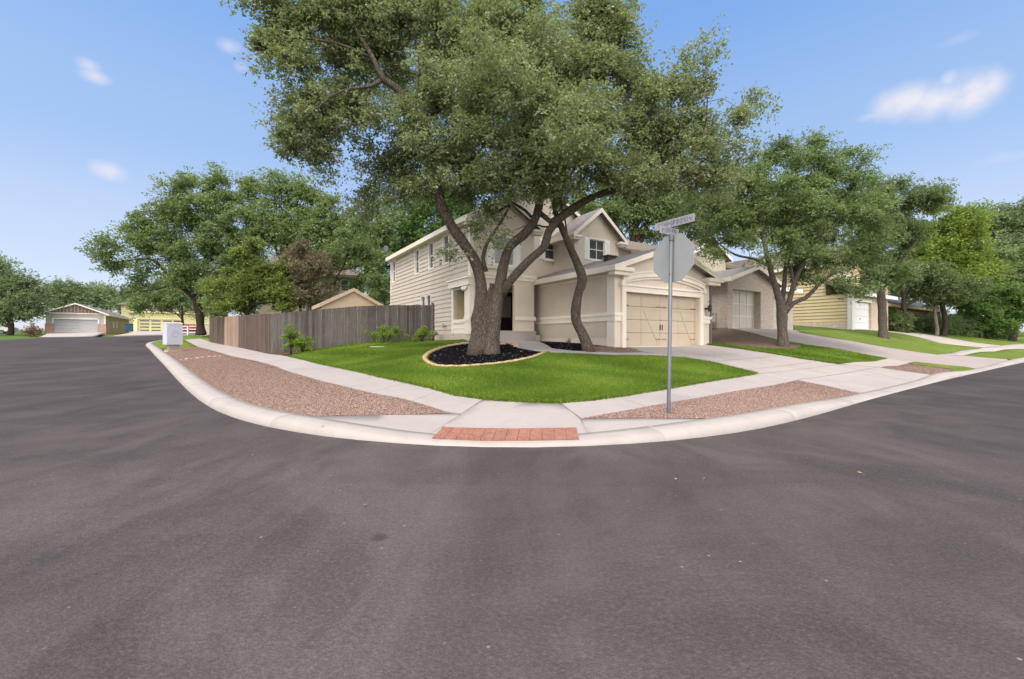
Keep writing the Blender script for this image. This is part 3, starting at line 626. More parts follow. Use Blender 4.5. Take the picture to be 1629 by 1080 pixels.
# loose stones, chips and grass blades as real small faces
def scatter_in(poly, n, rng, dens=None):
    P = np.array(poly); lo, hi = P.min(0), P.max(0); out = []; tot = 0
    while tot < n:
        q = rng.uniform(lo, hi, (n * 3, 2)); q = q[in_poly(q[:, 0], q[:, 1], poly)]
        if dens is not None: q = q[rng.random(len(q)) < dens(q[:, 0], q[:, 1])]
        out.append(q); tot += len(q)
    return np.concatenate(out)[:n]
def pebbles(name, polys, counts, mat, smin, smax, seed, flat=.6, white=0.0, **kw):
    rng = np.random.default_rng(seed); allV = []; allT = []
    for poly, n in zip(polys, counts):
        q = scatter_in(poly, n, rng, lambda x, y: np.clip(70 / (x*x + y*y), .02, 1)); z = Tn(q[:, 0], q[:, 1])
        s = rng.uniform(smin, smax, n); th = rng.uniform(0, 6.28, n); e = rng.uniform(.6, 1.0, n)
        # a six-cornered pebble: flattened octahedron as eight triangles
        ax = np.stack([np.cos(th), np.sin(th), rng.uniform(-.3, .3, n)], 1) * s[:, None]; bx = np.stack([-np.sin(th) * e, np.cos(th) * e, rng.uniform(-.3, .3, n)], 1) * s[:, None]
        cz = np.stack([rng.uniform(-.2, .2, n), rng.uniform(-.2, .2, n), np.full(n, flat)], 1) * s[:, None]; c = np.stack([q[:, 0], q[:, 1], z + s * .15], 1)
        tris = []
        for (u, v) in ((ax, bx), (bx, -ax), (-ax, -bx), (-bx, ax)): tris.append(np.stack([c + u, c + v, c + cz], 1))
        V = np.stack(tris, 1).reshape(-1, 3); t = rng.random(n)
        if white: t = np.where(rng.random(n) < white, 1.0, t * .66)
        allV.append(V); allT.append(np.repeat(t, 4))
    return fast_mesh(name, np.concatenate(allV), 3, mat, np.concatenate(allT), kind='stuff', **kw)
pebbles('gravel', [GL, GR, GR2, BED3], [90000, 50000, 3500, 3500], stone_m, .006, .014, 5, .55)
pebbles('mulch', [BED, BED2], [16000, 5000], chip_m, .010, .022, 6, .35, .02)

def blades(name, poly, n, hmin, hmax, seed, w=.006, mat=None, dens=None, **kw):
    rng = np.random.default_rng(seed); q = scatter_in(poly, n, rng, dens); z = Tn(q[:, 0], q[:, 1])
    th = rng.uniform(0, 6.28, n); h = rng.uniform(hmin, hmax, n); ww = w * rng.uniform(.7, 1.4, n) * np.clip(np.hypot(q[:, 0], q[:, 1]) / 9, 1, 3)
    a = np.stack([np.cos(th), np.sin(th), 0 * th], 1) * ww[:, None]; l = rng.normal(0, .45, (n, 2)) * h[:, None]
    b = np.stack([q[:, 0], q[:, 1], z], 1); t = b + np.stack([l[:, 0], l[:, 1], h], 1)
    V = np.stack([b - a, b + a, t], 1).reshape(-1, 3)
    patch = .5 + .42 * np.sin(q[:, 0] * 1.7 + np.sin(q[:, 1] * 1.1) * 2) * np.sin(q[:, 1] * 1.3 + 1); tint = np.clip(patch * .6 + rng.random(n) * .5, 0, 1)
    return fast_mesh(name, V, 3, mat or blade_m, tint, kind='stuff', **kw)
blades('grass', LAWN, 300000, .025, .06, 8, .008, dens=lambda x, y: np.clip(90 / (x*x + y*y), .1, 1))
blades('grass', L2, 30000, .03, .06, 9, .012, dens=lambda x, y: np.where(in_poly(x, y, MU), 0, 1.0))

def fringe(name, poly, n, hmin, hmax, seed, out=.03):
    """ragged blades leaning over the edge of a lawn"""
    rng = np.random.default_rng(seed); P = np.array(list(poly) + [poly[0]]); L = np.linalg.norm(np.diff(P, axis=0), axis=1); s = np.r_[0, np.cumsum(L)]
    u = rng.uniform(0, s[-1], n); q = np.stack([np.interp(u, s, P[:, 0]), np.interp(u, s, P[:, 1])], 1) + rng.normal(0, out, (n, 2)); q = q[np.hypot(q[:, 0], q[:, 1]) < 24]; n = len(q)
    th = rng.uniform(0, 6.28, n); h = rng.uniform(hmin, hmax, n); b = np.stack([q[:, 0], q[:, 1], Tn(q[:, 0], q[:, 1])], 1); a = np.stack([np.cos(th), np.sin(th), 0 * th], 1) * .009
    l = rng.normal(0, .8, (n, 2)) * h[:, None]; V = np.stack([b - a, b + a, b + np.stack([l[:, 0], l[:, 1], h], 1)], 1).reshape(-1, 3)
    return fast_mesh(name, V, 3, blade_m, np.clip(rng.random(n) * .9, 0, 1), kind='stuff')
fringe('grass', LAWN, 26000, .03, .08, 14); fringe('grass', L2, 12000, .03, .09, 15)
def litter():
    rng = np.random.default_rng(31); pts = [scatter_in(LAWN, 130, rng), scatter_in(DR1, 60, rng), scatter_in([(-5, 2.6), (5, 2.6), (4, 5.2), (-3.5, 5.4)], 12, rng), scatter_in(px((717, 657), (604, 602), (458, 568), (438, 580), (588, 624)), 30, rng), scatter_in([(-3, 5.6), (-7, 9.6), (-6.5, 10), (-2.4, 5.9)], 30, rng)]
    V = []
    for i, q in enumerate(pts):
        for (x, y) in q:
            z = (R(x, y) if i == 2 else max(T(x, y), R(x, y))) + (.045 if i == 0 else .014); th = rng.uniform(0, 6.28); L_ = rng.uniform(.012, .03); a = np.array((math.cos(th), math.sin(th), rng.uniform(-.2, .3))) * L_; b = np.array((-math.sin(th), math.cos(th), rng.uniform(-.3, .3))) * L_ * .45; c = np.array((x, y, z + .003)); V += [c - a, c + b, c + a, c - b]
    fast_mesh('fallen_leaves', np.array(V), 4, m_tint('dry_leaf_litter', [(.12, .07, .035), (.26, .17, .08), (.38, .29, .16)], .8), rng.random(len(V) // 4), kind='stuff')
litter()

# ------------------------------------------------------------------ houses
ANG = math.atan2(A1[1], A1[0])
trim_m = plain('cream_trim', (.72, .655, .575), .65, .05, 2, .12, 60, dirt=.12)
white_m = plain('white_trim', (.74, .72, .69), .6, .05, 2, .1, 60, dirt=.1)
sid_m = plain('beige_siding', (.49, .432, .37), .7, .06, 1.3, .12, 70, dirt=.12)
stucco_m = plain('beige_stucco', (.62, .545, .46), .9, .06, 1.2, .5, 130, .15, 0, .006, dirt=.15)
stucco_d = plain('taupe_stucco', (.50, .435, .365), .9, .07, 1.2, .5, 130, .15, 0, .006, dirt=.15)
gdoor_m = plain('garage_door_paint', (.47, .395, .305), .6, .05, 1.5, .12, 50, dirt=.1)
shing_m = m_shingle('grey_shingle', (.215, .205, .205)); shing_d = m_shingle('dark_shingle', (.085, .085, .095)); shing_b = m_shingle('brown_shingle', (.17, .145, .125))
glass_m = m_glass(); screen_m = m_glass('window_screen', (.075, .07, .068), .45); dark_m = plain('dark_door', (.018, .014, .016), .4, .2)
white_p = plain('white_paint', (.80, .80, .80), .5, .03, 2, .08, 50, dirt=.08); iron_m = plain('dark_iron', (.03, .028, .026), .5, .2)
brick_t = m_brick('tan_brick', ((.42, .36, .30), (.54, .47, .40)), (.30, .27, .24)); stone_y = m_brick('pale_stone', ((.50, .40, .29), (.62, .53, .42)), (.42, .36, .29), .42, .2, .02, .6)
brick_o = m_brick('rust_stone', ((.16, .09, .05), (.30, .16, .07)), (.10, .07, .05), .25, .12, .02, .7); brick_p = m_brick('pink_brick', ((.40, .22, .17), (.48, .29, .24)), (.42, .34, .30))
yel_m = plain('yellow_siding', (.53, .44, .27), .7, .06, 1.5, .1, dirt=.12); yelp_m = plain('pale_yellow_siding', (.58, .55, .28), .7, .06, 1.5, .1, dirt=.12)
grey_s = plain('grey_siding', (.44, .42, .38), .7, .06, 1.5, .1, dirt=.12); taupe_s = plain('taupe_siding', (.36, .30, .25), .7, .06, 1.5, .1, dirt=.12); metal_m = plain('galvanised_steel', (.14, .15, .17), .6, .15, 4, .1, 40, .5, .5)
grey_p = plain('grey_paint', (.42, .42, .43), .5, .04)

class House:
    def __init__(s, name, a0, b0, z0, **kw):
        x, y = AB(a0, b0); s.org = (a0, b0, z0); s.root = empty(name, (x, y, z0), ANG, **kw)
    def put(s, mb, name, mats, parent=None, split=0, **kw):
        if split:                       # every so many pieces of the builder become an object of their own
            for c in range(0, len(mb.ch), split):
                (v0, f0) = mb.ch[c]; (v1, f1) = mb.ch[c + split] if c + split < len(mb.ch) else (len(mb.v), len(mb.f)); q = MB(); q.v = mb.v[v0:v1]; q.f = [tuple(i - v0 for i in f) for f in mb.f[f0:f1]]; q.m = mb.m[f0:f1]
                q.build(name, mats, parent=parent or s.root, org=s.org, **kw)
            return
        return mb.build(name, mats, parent=parent or s.root, org=s.org, **kw)
def frame(P0, P1):
    u = Vector((P1[0] - P0[0], P1[1] - P0[1], 0)); L = u.length; u /= L; return Vector((P0[0], P0[1], 0)), u, Vector((u.y, -u.x, 0)), L
def wall(mb, P0, P1, z0, z1, ops=(), lap=0.0, gable=None, m=0, course=.19, reveal=.12, mr=None):
    P, u, n, L = frame(P0, P1); cuts = {z0, z1} | {v for o in ops for v in o[2:4]}
    zt = gable[1] if gable else z1
    if gable: cuts.add(zt)
    if lap: cuts |= set(np.arange(z0, zt, course).tolist())
    cuts = sorted(c for c in cuts if z0 <= c <= zt)
    def off(z, up):
        if not lap: return 0.0
        f = ((z - z0) / course); fr = f - math.floor(f + 1e-6)
        if fr < 1e-4: fr = 0.0 if up else 1.0
        return lap * (1 - fr)
    def lim(z):
        if z <= z1 or not gable: return 0.0, L
        t = (z - z1) / (gable[1] - z1); return gable[0] * t, L + (gable[0] - L) * t
    def pt(a, z, d): return P + u * a + Vector((0, 0, z)) + n * d
    for za, zb in zip(cuts[:-1], cuts[1:]):
        if zb - za < 1e-5: continue
        bl = sorted((o[0], o[1]) for o in ops if o[2] < zb - 1e-6 and o[3] > za + 1e-6)
        la, ra = lim(za); lb, rb = lim(zb); segs = []; cur = None
        if not bl: segs = [(la, ra, lb, rb)]
        else:
            c0, c1 = la, lb
            for (a, b) in bl: segs.append((c0, a, c1, a)); c0 = c1 = b
            segs.append((c0, ra, c1, rb))
        da, db = off(za, True), off(zb, False)
        for (a, b, c, d) in segs:
            if b - a < 1e-4: continue
            mb.face([pt(a, za, da), pt(b, za, da), pt(d, zb, db), pt(c, zb, db)], m)
            if lap and off(za, True) > lap * .99: mb.face([pt(a, za, 0), pt(b, za, 0), pt(b, za, da), pt(a, za, da)], m)
    for (a, b, c, d) in ops:
        k = m if mr is None else mr
        mb.face([pt(a, c, 0), pt(a, d, 0), pt(a, d, -reveal), pt(a, c, -reveal)], k); mb.face([pt(b, c, 0), pt(b, c, -reveal), pt(b, d, -reveal), pt(b, d, 0)], k)
        mb.face([pt(a, d, 0), pt(b, d, 0), pt(b, d, -reveal), pt(a, d, -reveal)], k); mb.face([pt(a, c, 0), pt(a, c, -reveal), pt(b, c, -reveal), pt(b, c, 0)], k)
def window(h, P0, P1, u0, u1, v0, v1, cols=1, rows=2, fm=None, gm=None, sh=0, sill=True, case=.07, proud=.02, label=None):
    P, u, n, L = frame(P0, P1); f = MB(); fm = fm or white_m
    for (a, b, c, d) in ((u0 - case, u0, v0 - case, v1 + case), (u1, u1 + case, v0 - case, v1 + case), (u0, u1, v1, v1 + case), (u0, u1, v0 - case, v0)): f.obox(P, u, n, a, b, c, d, -.02, proud)
    e = .035
    for (a, b, c, d) in ((u0, u0 + e, v0, v1), (u1 - e, u1, v0, v1), (u0 + e, u1 - e, v1 - e, v1), (u0 + e, u1 - e, v0, v0 + e)): f.obox(P, u, n, a, b, c, d, -.085, -.03)
    for i in range(1, cols): c = u0 + (u1 - u0) * i / cols; f.obox(P, u, n, c - .018, c + .018, v0 + e, v1 - e, -.08, -.035)
    for j in range(1, rows): c = v0 + (v1 - v0) * j / rows; f.obox(P, u, n, u0 + e, u1 - e, c - .02, c + .02, -.083, -.028)
    if sill: f.obox(P, u, n, u0 - case - .04, u1 + case + .04, v0 - case - .05, v0 - case, -.02, proud + .045)
    w = h.put(f, 'window', fm)
    if label: w['label'] = label
    g = MB(); g.obox(P, u, n, u0 + .01, u1 - .01, v0 + .01, v1 - .01, -.075, -.062); h.put(g, 'pane', gm or glass_m, parent=w)
    if sh:
        for (a, b) in ((u0 - case - sh, u0 - case), (u1 + case, u1 + case + sh)):
            s = MB(); s.obox(P, u, n, a, b, v0 - .05, v1 + .05, 0, .035)
            k = int((v1 - v0) / .07)
            for i in range(k): z = v0 + .02 + i * (v1 - v0 - .06) / k; s.obox(P, u, n, a + .05, b - .05, z, z + .035, .035, .05)
            h.put(s, 'shutter', white_p, parent=w)
    return w
def slab(mb, q, t=.13, m=0): mb.prism(q, (0, 0, -t), m)
def gable_b(h, a0, a1, b0, b1, ze, slope, oh=.35, ohb=.35, roof=None, trim=None, name='roof', fascia=True, am=None, left_b=None, right_b=None, gut=True):
    """gable roof with its ridge along b; ze is the height where roof meets the wall line"""
    am = am if am is not None else (a0 + a1) / 2; zr = ze + slope * (am - a0); zl = ze - slope * oh; f0 = b0 - ohb
    lb = left_b or b1; rb = right_b or b1; r = MB()
    slab(r, [(a0 - oh, f0, zl + .13), (am, f0, zr + .13), (am, lb, zr + .13), (a0 - oh, lb, zl + .13)])
    zR = zr - slope * (a1 + oh - am)
    slab(r, [(am, f0, zr + .13), (a1 + oh, f0, zR + .13), (a1 + oh, rb, zR + .13), (am, rb, zr + .13)])
    o = h.put(r, name, roof or shing_m)
    if fascia:
        t = MB(); d = .19
        for (x0, z0, x1, z1) in ((a0 - oh, zl, am, zr), (am, zr, a1 + oh, zR)):
            t.prism([(x0, f0 - .03, z0 + .12), (x1, f0 - .03, z1 + .12), (x1, f0 - .03, z1 - d + .1), (x0, f0 - .03, z0 - d + .1)], (0, .028, 0))
        t.box(a0 - oh - .03, a0 - oh - .002, f0 - .03, lb, zl - .10, zl + .125); t.box(a1 + oh + .002, a1 + oh + .03, f0 - .03, rb, zR - .10, zR + .125)
        # soffits under the eaves
        t.box(a0 - oh, a0, f0, lb, zl - .10, zl - .075); t.box(a1, a1 + oh, f0, rb, zR - .10, zR - .075)
        h.put(t, 'fascia', trim or trim_m, parent=o)
    return o

# --- the corner house
H = House('corner_house', 8.57, 16.8, 1.25, label='beige two-storey house with siding, stucco gables and arched garage behind the big oak', cat='house')
EZ = 6.72
LW0, LW1 = (8.57, 28.2), (8.57, 16.8)          # left wall runs from back to front
def lu(b): return 28.2 - b
mb = MB()
w_up = [(lu(b + .36), lu(b - .36), z0, z1) for b, z0, z1 in ((27.5, 5.0, 6.42), (23.3, 5.0, 6.42), (21.25, 5.0, 6.42), (19.35, 5.0, 6.42))]
w_lo = [(lu(22.75), lu(22.05), 2.55, 3.72), (lu(21.95), lu(21.25), 2.55, 3.72), (lu(27.8), lu(27.2), 2.6, 3.65)]
porch = (lu(18.45), lu(17.25), 2.26, 3.62)
wall(mb, LW0, LW1, 1.6, EZ, w_up + w_lo + [porch], lap=.03, course=.215)
wall(mb, (18.0, 28.2), LW0, 1.6, EZ, (), lap=.016, gable=(4.7, 9.54)); wall(mb, (18.0, 18.2), (18.0, 28.2), 1.6, EZ, (), lap=.016)
H.put(mb, 'siding_wall', sid_m)
for o in w_up: window(H, LW0, LW1, o[0] + .07, o[1] - .07, o[2] + .05, o[3] - .05, 1, 2, gm=screen_m, sill=False, case=.065, proud=.035)
for o in w_lo: window(H, LW0, LW1, o[0] + .05, o[1] - .05, o[2] + .05, o[3] - .05, 1, 1, gm=screen_m, sill=False, case=.045, proud=.035)
mb = MB()
P, u, n, L = frame(LW0, LW1)
mb.obox(P, u, n, 0, L, .95, 1.6, -.1, .03)                                      # foundation
for (a, b) in ((8.6, 11.9),): mb.box(8.59, 12.3, 16.78, 16.84, .9, 1.55)
H.put(mb, 'foundation', plain('foundation_concrete', (.47, .40, .34), .9, .1))
st = MB()
BF0, BF1 = (8.57, 16.8), (11.95, 16.8)
wall(st, BF0, BF1, 1.3, EZ, [(.95, 2.25, 1.75, 3.85), (.85, 2.55, 4.72, 6.05)], gable=(1.69, 7.74), reveal=.14)
wall(st, (11.95, 16.8), (11.95, 18.2), 1.3, EZ, ())
wall(st, (11.95, 18.2), (18.0, 18.2), 1.3, EZ, [(1.67, 2.32, 5.55, 6.6)], gable=None, reveal=.14)
# gable of the main roof
st.face([(8.57, 18.2, EZ), (18.0, 18.2, EZ), (13.285, 18.2, 9.54)])
B30, B31 = (14.2, 16.5), (17.27, 16.5)
wall(st, B30, B31, 4.3, EZ, [(.95, 2.07, 5.42, 6.52)], gable=(1.535, 7.93), reveal=.14); wall(st, (14.2, 18.2), B30, 4.3, EZ, ()); wall(st, B31, (17.27, 18.2), 4.3, EZ, ())
# porch recess behind the front opening
wall(st, (9.1, 18.35), (11.86, 18.35), 1.5, 3.95, [(1.80, 2.68, 1.78, 3.72)], reveal=.08); wall(st, (9.1, 16.95), (9.1, 18.35), 1.5, 3.95, ()); wall(st, (11.86, 18.35), (11.86, 16.95), 1.5, 3.95, ())
st.box(9.0, 11.9, 16.9, 18.4, 3.9, 3.95)
H.put(st, 'stucco_wall', stucco_m)
pf = MB(); pf.box(9.0, 11.93, 16.6, 18.4, 1.3, 1.74); pf.box(9.3, 11.0, 16.22, 16.6, 1.2, 1.56); H.put(pf, 'porch_step', concrete)
# trims
t = MB()
def band(P0, P1, z0, z1, d, ext=(0, 0), d0=0.002): P, u, n, L = frame(P0, P1); t.obox(P, u, n, -ext[0], L + ext[1], z0, z1, d0, d)
band(BF0, BF1, 4.22, 4.34, .09, (.0, .09)); band(BF0, BF1, 4.08, 4.22, .05, (0, .05)); band((11.95, 16.8), (11.95, 17.7), 4.22, 4.34, .09); band((11.95, 16.8), (11.95, 17.7), 4.08, 4.22, .05)
band(BF0, (9.5, 16.8), 2.24, 2.42, .06); band((10.85, 16.8), BF1, 2.24, 2.42, .06, (0, .06)); band((10.85, 16.8), BF1, 1.3, 1.62, .05, (0, .05))
P, u, n, L = frame(LW0, LW1)
t.obox(P, u, n, L - .14, L + .03, 1.6, EZ - .1, .004, .035); t.box(8.57, 8.71, 16.765, 16.798, 1.6, EZ - .1)
t.obox(P, u, n, 0, .12, 1.6, EZ - .1, .004, .034)
# projecting head, posts and sill of the side porch opening
t.obox(P, u, n, porch[0] - .35, L + .10, 3.72, 4.02, .004, .16); t.obox(P, u, n, porch[0] - .42, L + .16, 4.02, 4.10, .004, .22); t.obox(P, u, n, porch[0] - .16, porch[0], 1.6, 3.72, .004, .07); t.obox(P, u, n, porch[1], L + .05, 1.6, 3.72, .004, .07)
t.obox(P, u, n, porch[0], porch[1], 2.10, 2.26, .004, .06); t.obox(P, u, n, porch[0], porch[1], 1.6, 2.10, .002, .025); t.obox(P, u, n, porch[1] - .02, L + .09, 2.16, 2.34, .071, .10)
# sill band and surround of the big upper window
for (p0, p1, a, b, c, d) in ((BF0, BF1, .7, 2.7, 4.52, 4.62),): P, u, n, L = frame(p0, p1); t.obox(P, u, n, a, b, c, d, .002, .07)
H.put(t, 'trim', trim_m)
window(H, BF0, BF1, 1.22, 2.18, 4.75, 6.0, 2, 2, sh=.33); window(H, (11.95, 18.2), (18.0, 18.2), 1.70, 2.29, 5.58, 6.57, 1, 2, sh=.3); window(H, B30, B31, .99, 2.03, 5.46, 6.48, 2, 2, sh=.30, sill=False)
# side porch dark interior back panel, blind wall inside
ip = MB(); F3 = frame(LW0, LW1)[:3]; ip.obox(*F3, porch[0] - .05, porch[1] + .05, 2.2, 3.7, -.62, -.6); ip.obox(*F3, porch[0] - .04, porch[0] + .001, 2.2, 3.7, -.6, -.121); ip.obox(*F3, porch[1] - .001, porch[1] + .04, 2.2, 3.7, -.6, -.121); ip.obox(*F3, porch[0], porch[1], 2.2, 2.262, -.6, -.121); ip.obox(*F3, porch[0], porch[1], 3.618, 3.7, -.6, -.121); H.put(ip, 'porch_panel', plain('olive_shade_panel', (.40, .34, .235), .9, .08))
# roofs
gable_b(H, 8.57, 18.0, 18.2, 28.2, EZ, .6, .32, .25, am=13.285)
gable_b(H, 8.57, 11.95, 16.8, 18.0, EZ, .6, .32, .3, left_b=17.94, right_b=18.19)
gable_b(H, 14.2, 17.27, 16.5, 18.4, EZ, .79, .32, .32)
gr = MB()      # eave returns
for (x0, x1, y) in ((8.20, 8.75, 16.46), (11.75, 12.30, 16.46), (13.85, 14.42, 16.14), (17.05, 17.62, 16.14)): gr.box(x0, x1, y, y + .36, EZ - .34, EZ - .22); gr.box(x0 + .05, x1 - .05, y + .06, y + .36, EZ - .44, EZ - .34)
H.put(gr, 'eave_return', trim_m, split=2)
# front door
fd = MB(); fd.box(10.92, 11.76, 18.36, 18.41, 1.79, 3.71); dr = H.put(fd, 'front_door', dark_m); g = MB(); g.box(11.06, 11.62, 18.345, 18.358, 2.45, 3.5); H.put(g, 'door_glass', plain('lace_glass', (.22, .21, .20), .35, .5, 30), parent=dr)
kn = MB(); kn.lathe([(.02, 0), (.035, .03), (.02, .06)], (11.70, 18.31, 2.7), 10); H.put(kn, 'door_knob', iron_m, parent=dr)
# garage
ga = MB(); gt = MB()
GF0, GF1, GL0 = (12.38, 12.03), (18.48, 12.03), (12.38, 17.75); GE = 4.18; DZ = 3.24
wall(ga, GL0, GF0, .9, GE, ()); wall(ga, GF0, GF1, .9, GE, [(.55, 5.33, 1.09, DZ)], gable=(3.05, 5.18), reveal=.22); wall(ga, GF1, (18.48, 18.2), .9, GE, ())
H.put(ga, 'garage_wall', stucco_m)
pn = MB(); P, u, n, L = frame(GL0, GF0)                                          # darker side panels between the bands
pn.obox(P, u, n, .05, L - .42, 2.40, 3.84, .002, .012); pn.obox(P, u, n, .05, L - .42, 1.42, 2.06, .002, .012); H.put(pn, 'wall_panel', stucco_d)
def gband(P0, P1, z0, z1, d, e0=0, e1=0): P, u, n, L = frame(P0, P1); gt.obox(P, u, n, -e0, L + e1, z0, z1, .002, d)
gband(GL0, GF0, 2.28, 2.40, .08, 0, .08); gband(GL0, GF0, 2.08, 2.28, .05, 0, .05); gband(GF0, (12.83, 12.03), 2.28, 2.40, .08, .0, 0); gband(GF0, (12.83, 12.03), 2.08, 2.28, .05); gband((17.98, 12.03), GF1, 2.28, 2.40, .08, 0, .08); gband((17.98, 12.03), GF1, 2.08, 2.28, .05, 0, .05)
gband(GL0, GF0, 3.84, 4.06, .035, 0, .035); gband(GF0, (13.0, 12.03), 3.84, 4.0, .034); gband((17.85, 12.03), GF1, 3.84, 4.0, .034, 0, .03)
P, u, n, L = frame(GL0, GF0); gt.obox(P, u, n, L - .40, L + .022, 1.0, 2.08, .002, .022); gt.obox(P, u, n, L - .40, L + .022, 2.4, 3.84, .002, .022)
P, u, n, L = frame(GF0, GF1)
for (a, b) in ((.33, .55), (5.33, 5.55)): gt.obox(P, u, n, a, b, 1.0, 3.46, .004, .09)
gt.obox(P, u, n, .55, 5.33, DZ, DZ + .22, .004, .075); gt.obox(P, u, n, .28, 5.60, DZ + .22, DZ + .30, .004, .13)
H.put(gt, 'garage_trim', trim_m)
ar = MB()       # the segmental arch
def arc(c, z0, rise, a0, a1, k=24): return [(a0 + (a1 - a0) * i / k, z0 + rise * (1 - (2 * i / k - 1) ** 2)) for i in range(k + 1)]
for (dz, th, d) in ((0, .17, .16), (.17, .06, .20), (-.10, .10, .08)):
    A = arc(0, 3.62 + dz, .34, 12.70, 17.95)
    for (p, q) in zip(A[:-1], A[1:]): ar.prism([(p[0], 12.028, p[1]), (q[0], 12.028, q[1]), (q[0], 12.028, q[1] + th), (p[0], 12.028, p[1] + th)], (0, -d, 0))
for x0, x1 in ((12.62, 12.80), (17.86, 18.04)): ar.box(x0, x1, 11.86, 12.026, 3.44, 3.64)
H.put(ar, 'garage_arch', trim_m)
gd = MB(); y0 = 12.25
sec = (DZ - 1.09) / 4
for k in range(4): gd.box(12.93, 17.71, y0 - .03, y0 + .02, 1.095 + k * sec, 1.095 + (k + 1) * sec - .014)
for k in range(5): x = 12.93 + 4.78 * k / 4; w = .06 if k in (0, 2, 4) else .045; [gd.box(max(12.93, x - w), min(17.71, x + w), y0 - .045, y0 - .031, 1.10 + j * sec, 1.095 + (j + 1) * sec - .016) for j in range(4)]
for k in (1,): gd.box(12.93, 17.71, y0 - .043, y0 - .031, 1.095 + 3 * sec - .12, 1.095 + 3 * sec - .02)
for (x0, x1) in ((14.2, 15.15), (16.6, 17.45)):
    d = Vector((x1 - x0, 0, -(3 * sec - .1))).normalized(); o = Vector((0, 0, .05))
    gd.prism([(x0, y0 - .046, 1.095 + 3 * sec - .14), (x0 + .09, y0 - .046, 1.095 + 3 * sec - .14), (x1 + .09, y0 - .046, 1.12), (x1, y0 - .046, 1.12)], (0, .012, 0))
gdo = H.put(gd, 'garage_door', gdoor_m)
hs = MB()
for z in (1.35, 2.72):
    for (x0, x1) in ((12.95, 13.35), (17.3, 17.69), (15.0, 15.28), (15.36, 15.64)):
        hs.box(x0, x1, y0 - .052, y0 - .046, z, z + .02)
hs.box(15.24, 15.27, y0 - .075, y0 - .046, 1.75, 1.98); hs.box(15.37, 15.40, y0 - .075, y0 - .046, 1.75, 1.98); H.put(hs, 'strap_hinge', iron_m, parent=gdo, split=1)
gable_b(H, 12.38, 18.48, 12.03, 18.2, GE, .33, .40, .40, left_b=17.9)
er = MB()
for (x0, x1) in ((11.93, 13.0), (17.86, 18.93)): er.box(x0, x1, 11.58, 12.0, GE - .22, GE - .06); er.box(x0 + .1, x1 - .1, 11.68, 12.0, GE - .36, GE - .22)
H.put(er, 'eave_return', trim_m, split=2)
# fittings on the walls
lt = MB(); lt.box(18.13, 18.23, 11.86, 12.02, 2.72, 2.80); lt.lathe([(.05, 0), (.09, .03), (.09, .24), (.03, .32)], (18.18, 11.80, 2.62), 8); lt.tube([(18.18, 11.9, 3.05), (18.18, 11.80, 3.12), (18.18, 11.80, 2.95)], .014, 6); H.put(lt, 'wall_lantern', iron_m)
sl = MB(); sl.box(8.45, 8.56, 17.02, 17.12, 3.55, 3.65); sl.lathe([(.03, 0), (.07, .05), (.07, .14), (.03, .17)], (8.40, 16.98, 3.5), 10); sl.lathe([(.03, 0), (.07, .05), (.07, .14), (.03, .17)], (8.40, 17.2, 3.5), 10); H.put(sl, 'security_light', white_p)
hb = MB(); hb.tube([(8.56, 19.35, 1.98), (8.42, 19.35, 1.98), (8.40, 19.35, 1.90)], .02, 8); hb.tube([(8.42, 19.35 + .10 * math.cos(a), 2.02 + .10 * math.sin(a)) for a in np.linspace(0, 6.28, 14)], .012, 6); H.put(hb, 'hose_tap', metal_m)
vb = MB(); vb.box(14.2, 14.7, 14.2, 14.5, 4.8, 5.14); vb.box(14.14, 14.76, 14.14, 14.56, 5.14, 5.18); H.put(vb, 'roof_vent', plain('vent_dark', (.06, .055, .05), .6))
sd_ = MB(); sd_.tube([(8.35, 28.2, 6.85), (8.1, 28.2, 7.15), (8.0, 28.15, 7.3)], .02, 6)
rim = [(8.15 + .14 * math.cos(a), 27.95, 7.2 + .2 * math.sin(a)) for a in np.linspace(0, 6.283, 20)[:-1]]; sd_.prism(rim, (.06, .03, 0)); sd_.tube([(8.0, 27.95, 7.1), (8.1, 27.6, 7.25)], .012, 5); H.put(sd_, 'satellite_dish', plain('dish_grey', (.16, .16, .17), .6))
cond = MB(); cond.box(18.62, 18.95, 12.2, 12.5, .95, 2.5); 

# --- brick neighbour
N = House('brick_house', 22.4, 13.5, 1.9, label='tan brick house with pale gridded garage doors behind the mulch bank, beside the corner house', cat='house')
b = MB(); z0 = 1.1
wall(b, (22.4, 18.0), (22.4, 13.5), z0, 4.65, ()); wall(b, (22.4, 13.5), (27.2, 13.5), z0, 4.65, [(.5, 3.35, 1.96, 4.12)], gable=(2.4, 5.42), reveal=.45); wall(b, (27.2, 13.5), (27.2, 14.4), z0, 4.65, ())
wall(b, (27.2, 14.4), (31.5, 14.4), z0, 4.65, [(.75, 3.4, 1.98, 4.08)], reveal=.3); wall(b, (31.5, 14.4), (31.5, 18), z0, 4.65, ()); N.put(b, 'brick_wall', brick_t)
f = MB(); f.box(22.36, 22.399, 13.46, 18.0, 1.0, 2.0); f.box(22.36, 22.88, 13.46, 13.499, 1.0, 1.95); N.put(f, 'foundation', plain('grey_foundation', (.23, .19, .165), .95, .15))
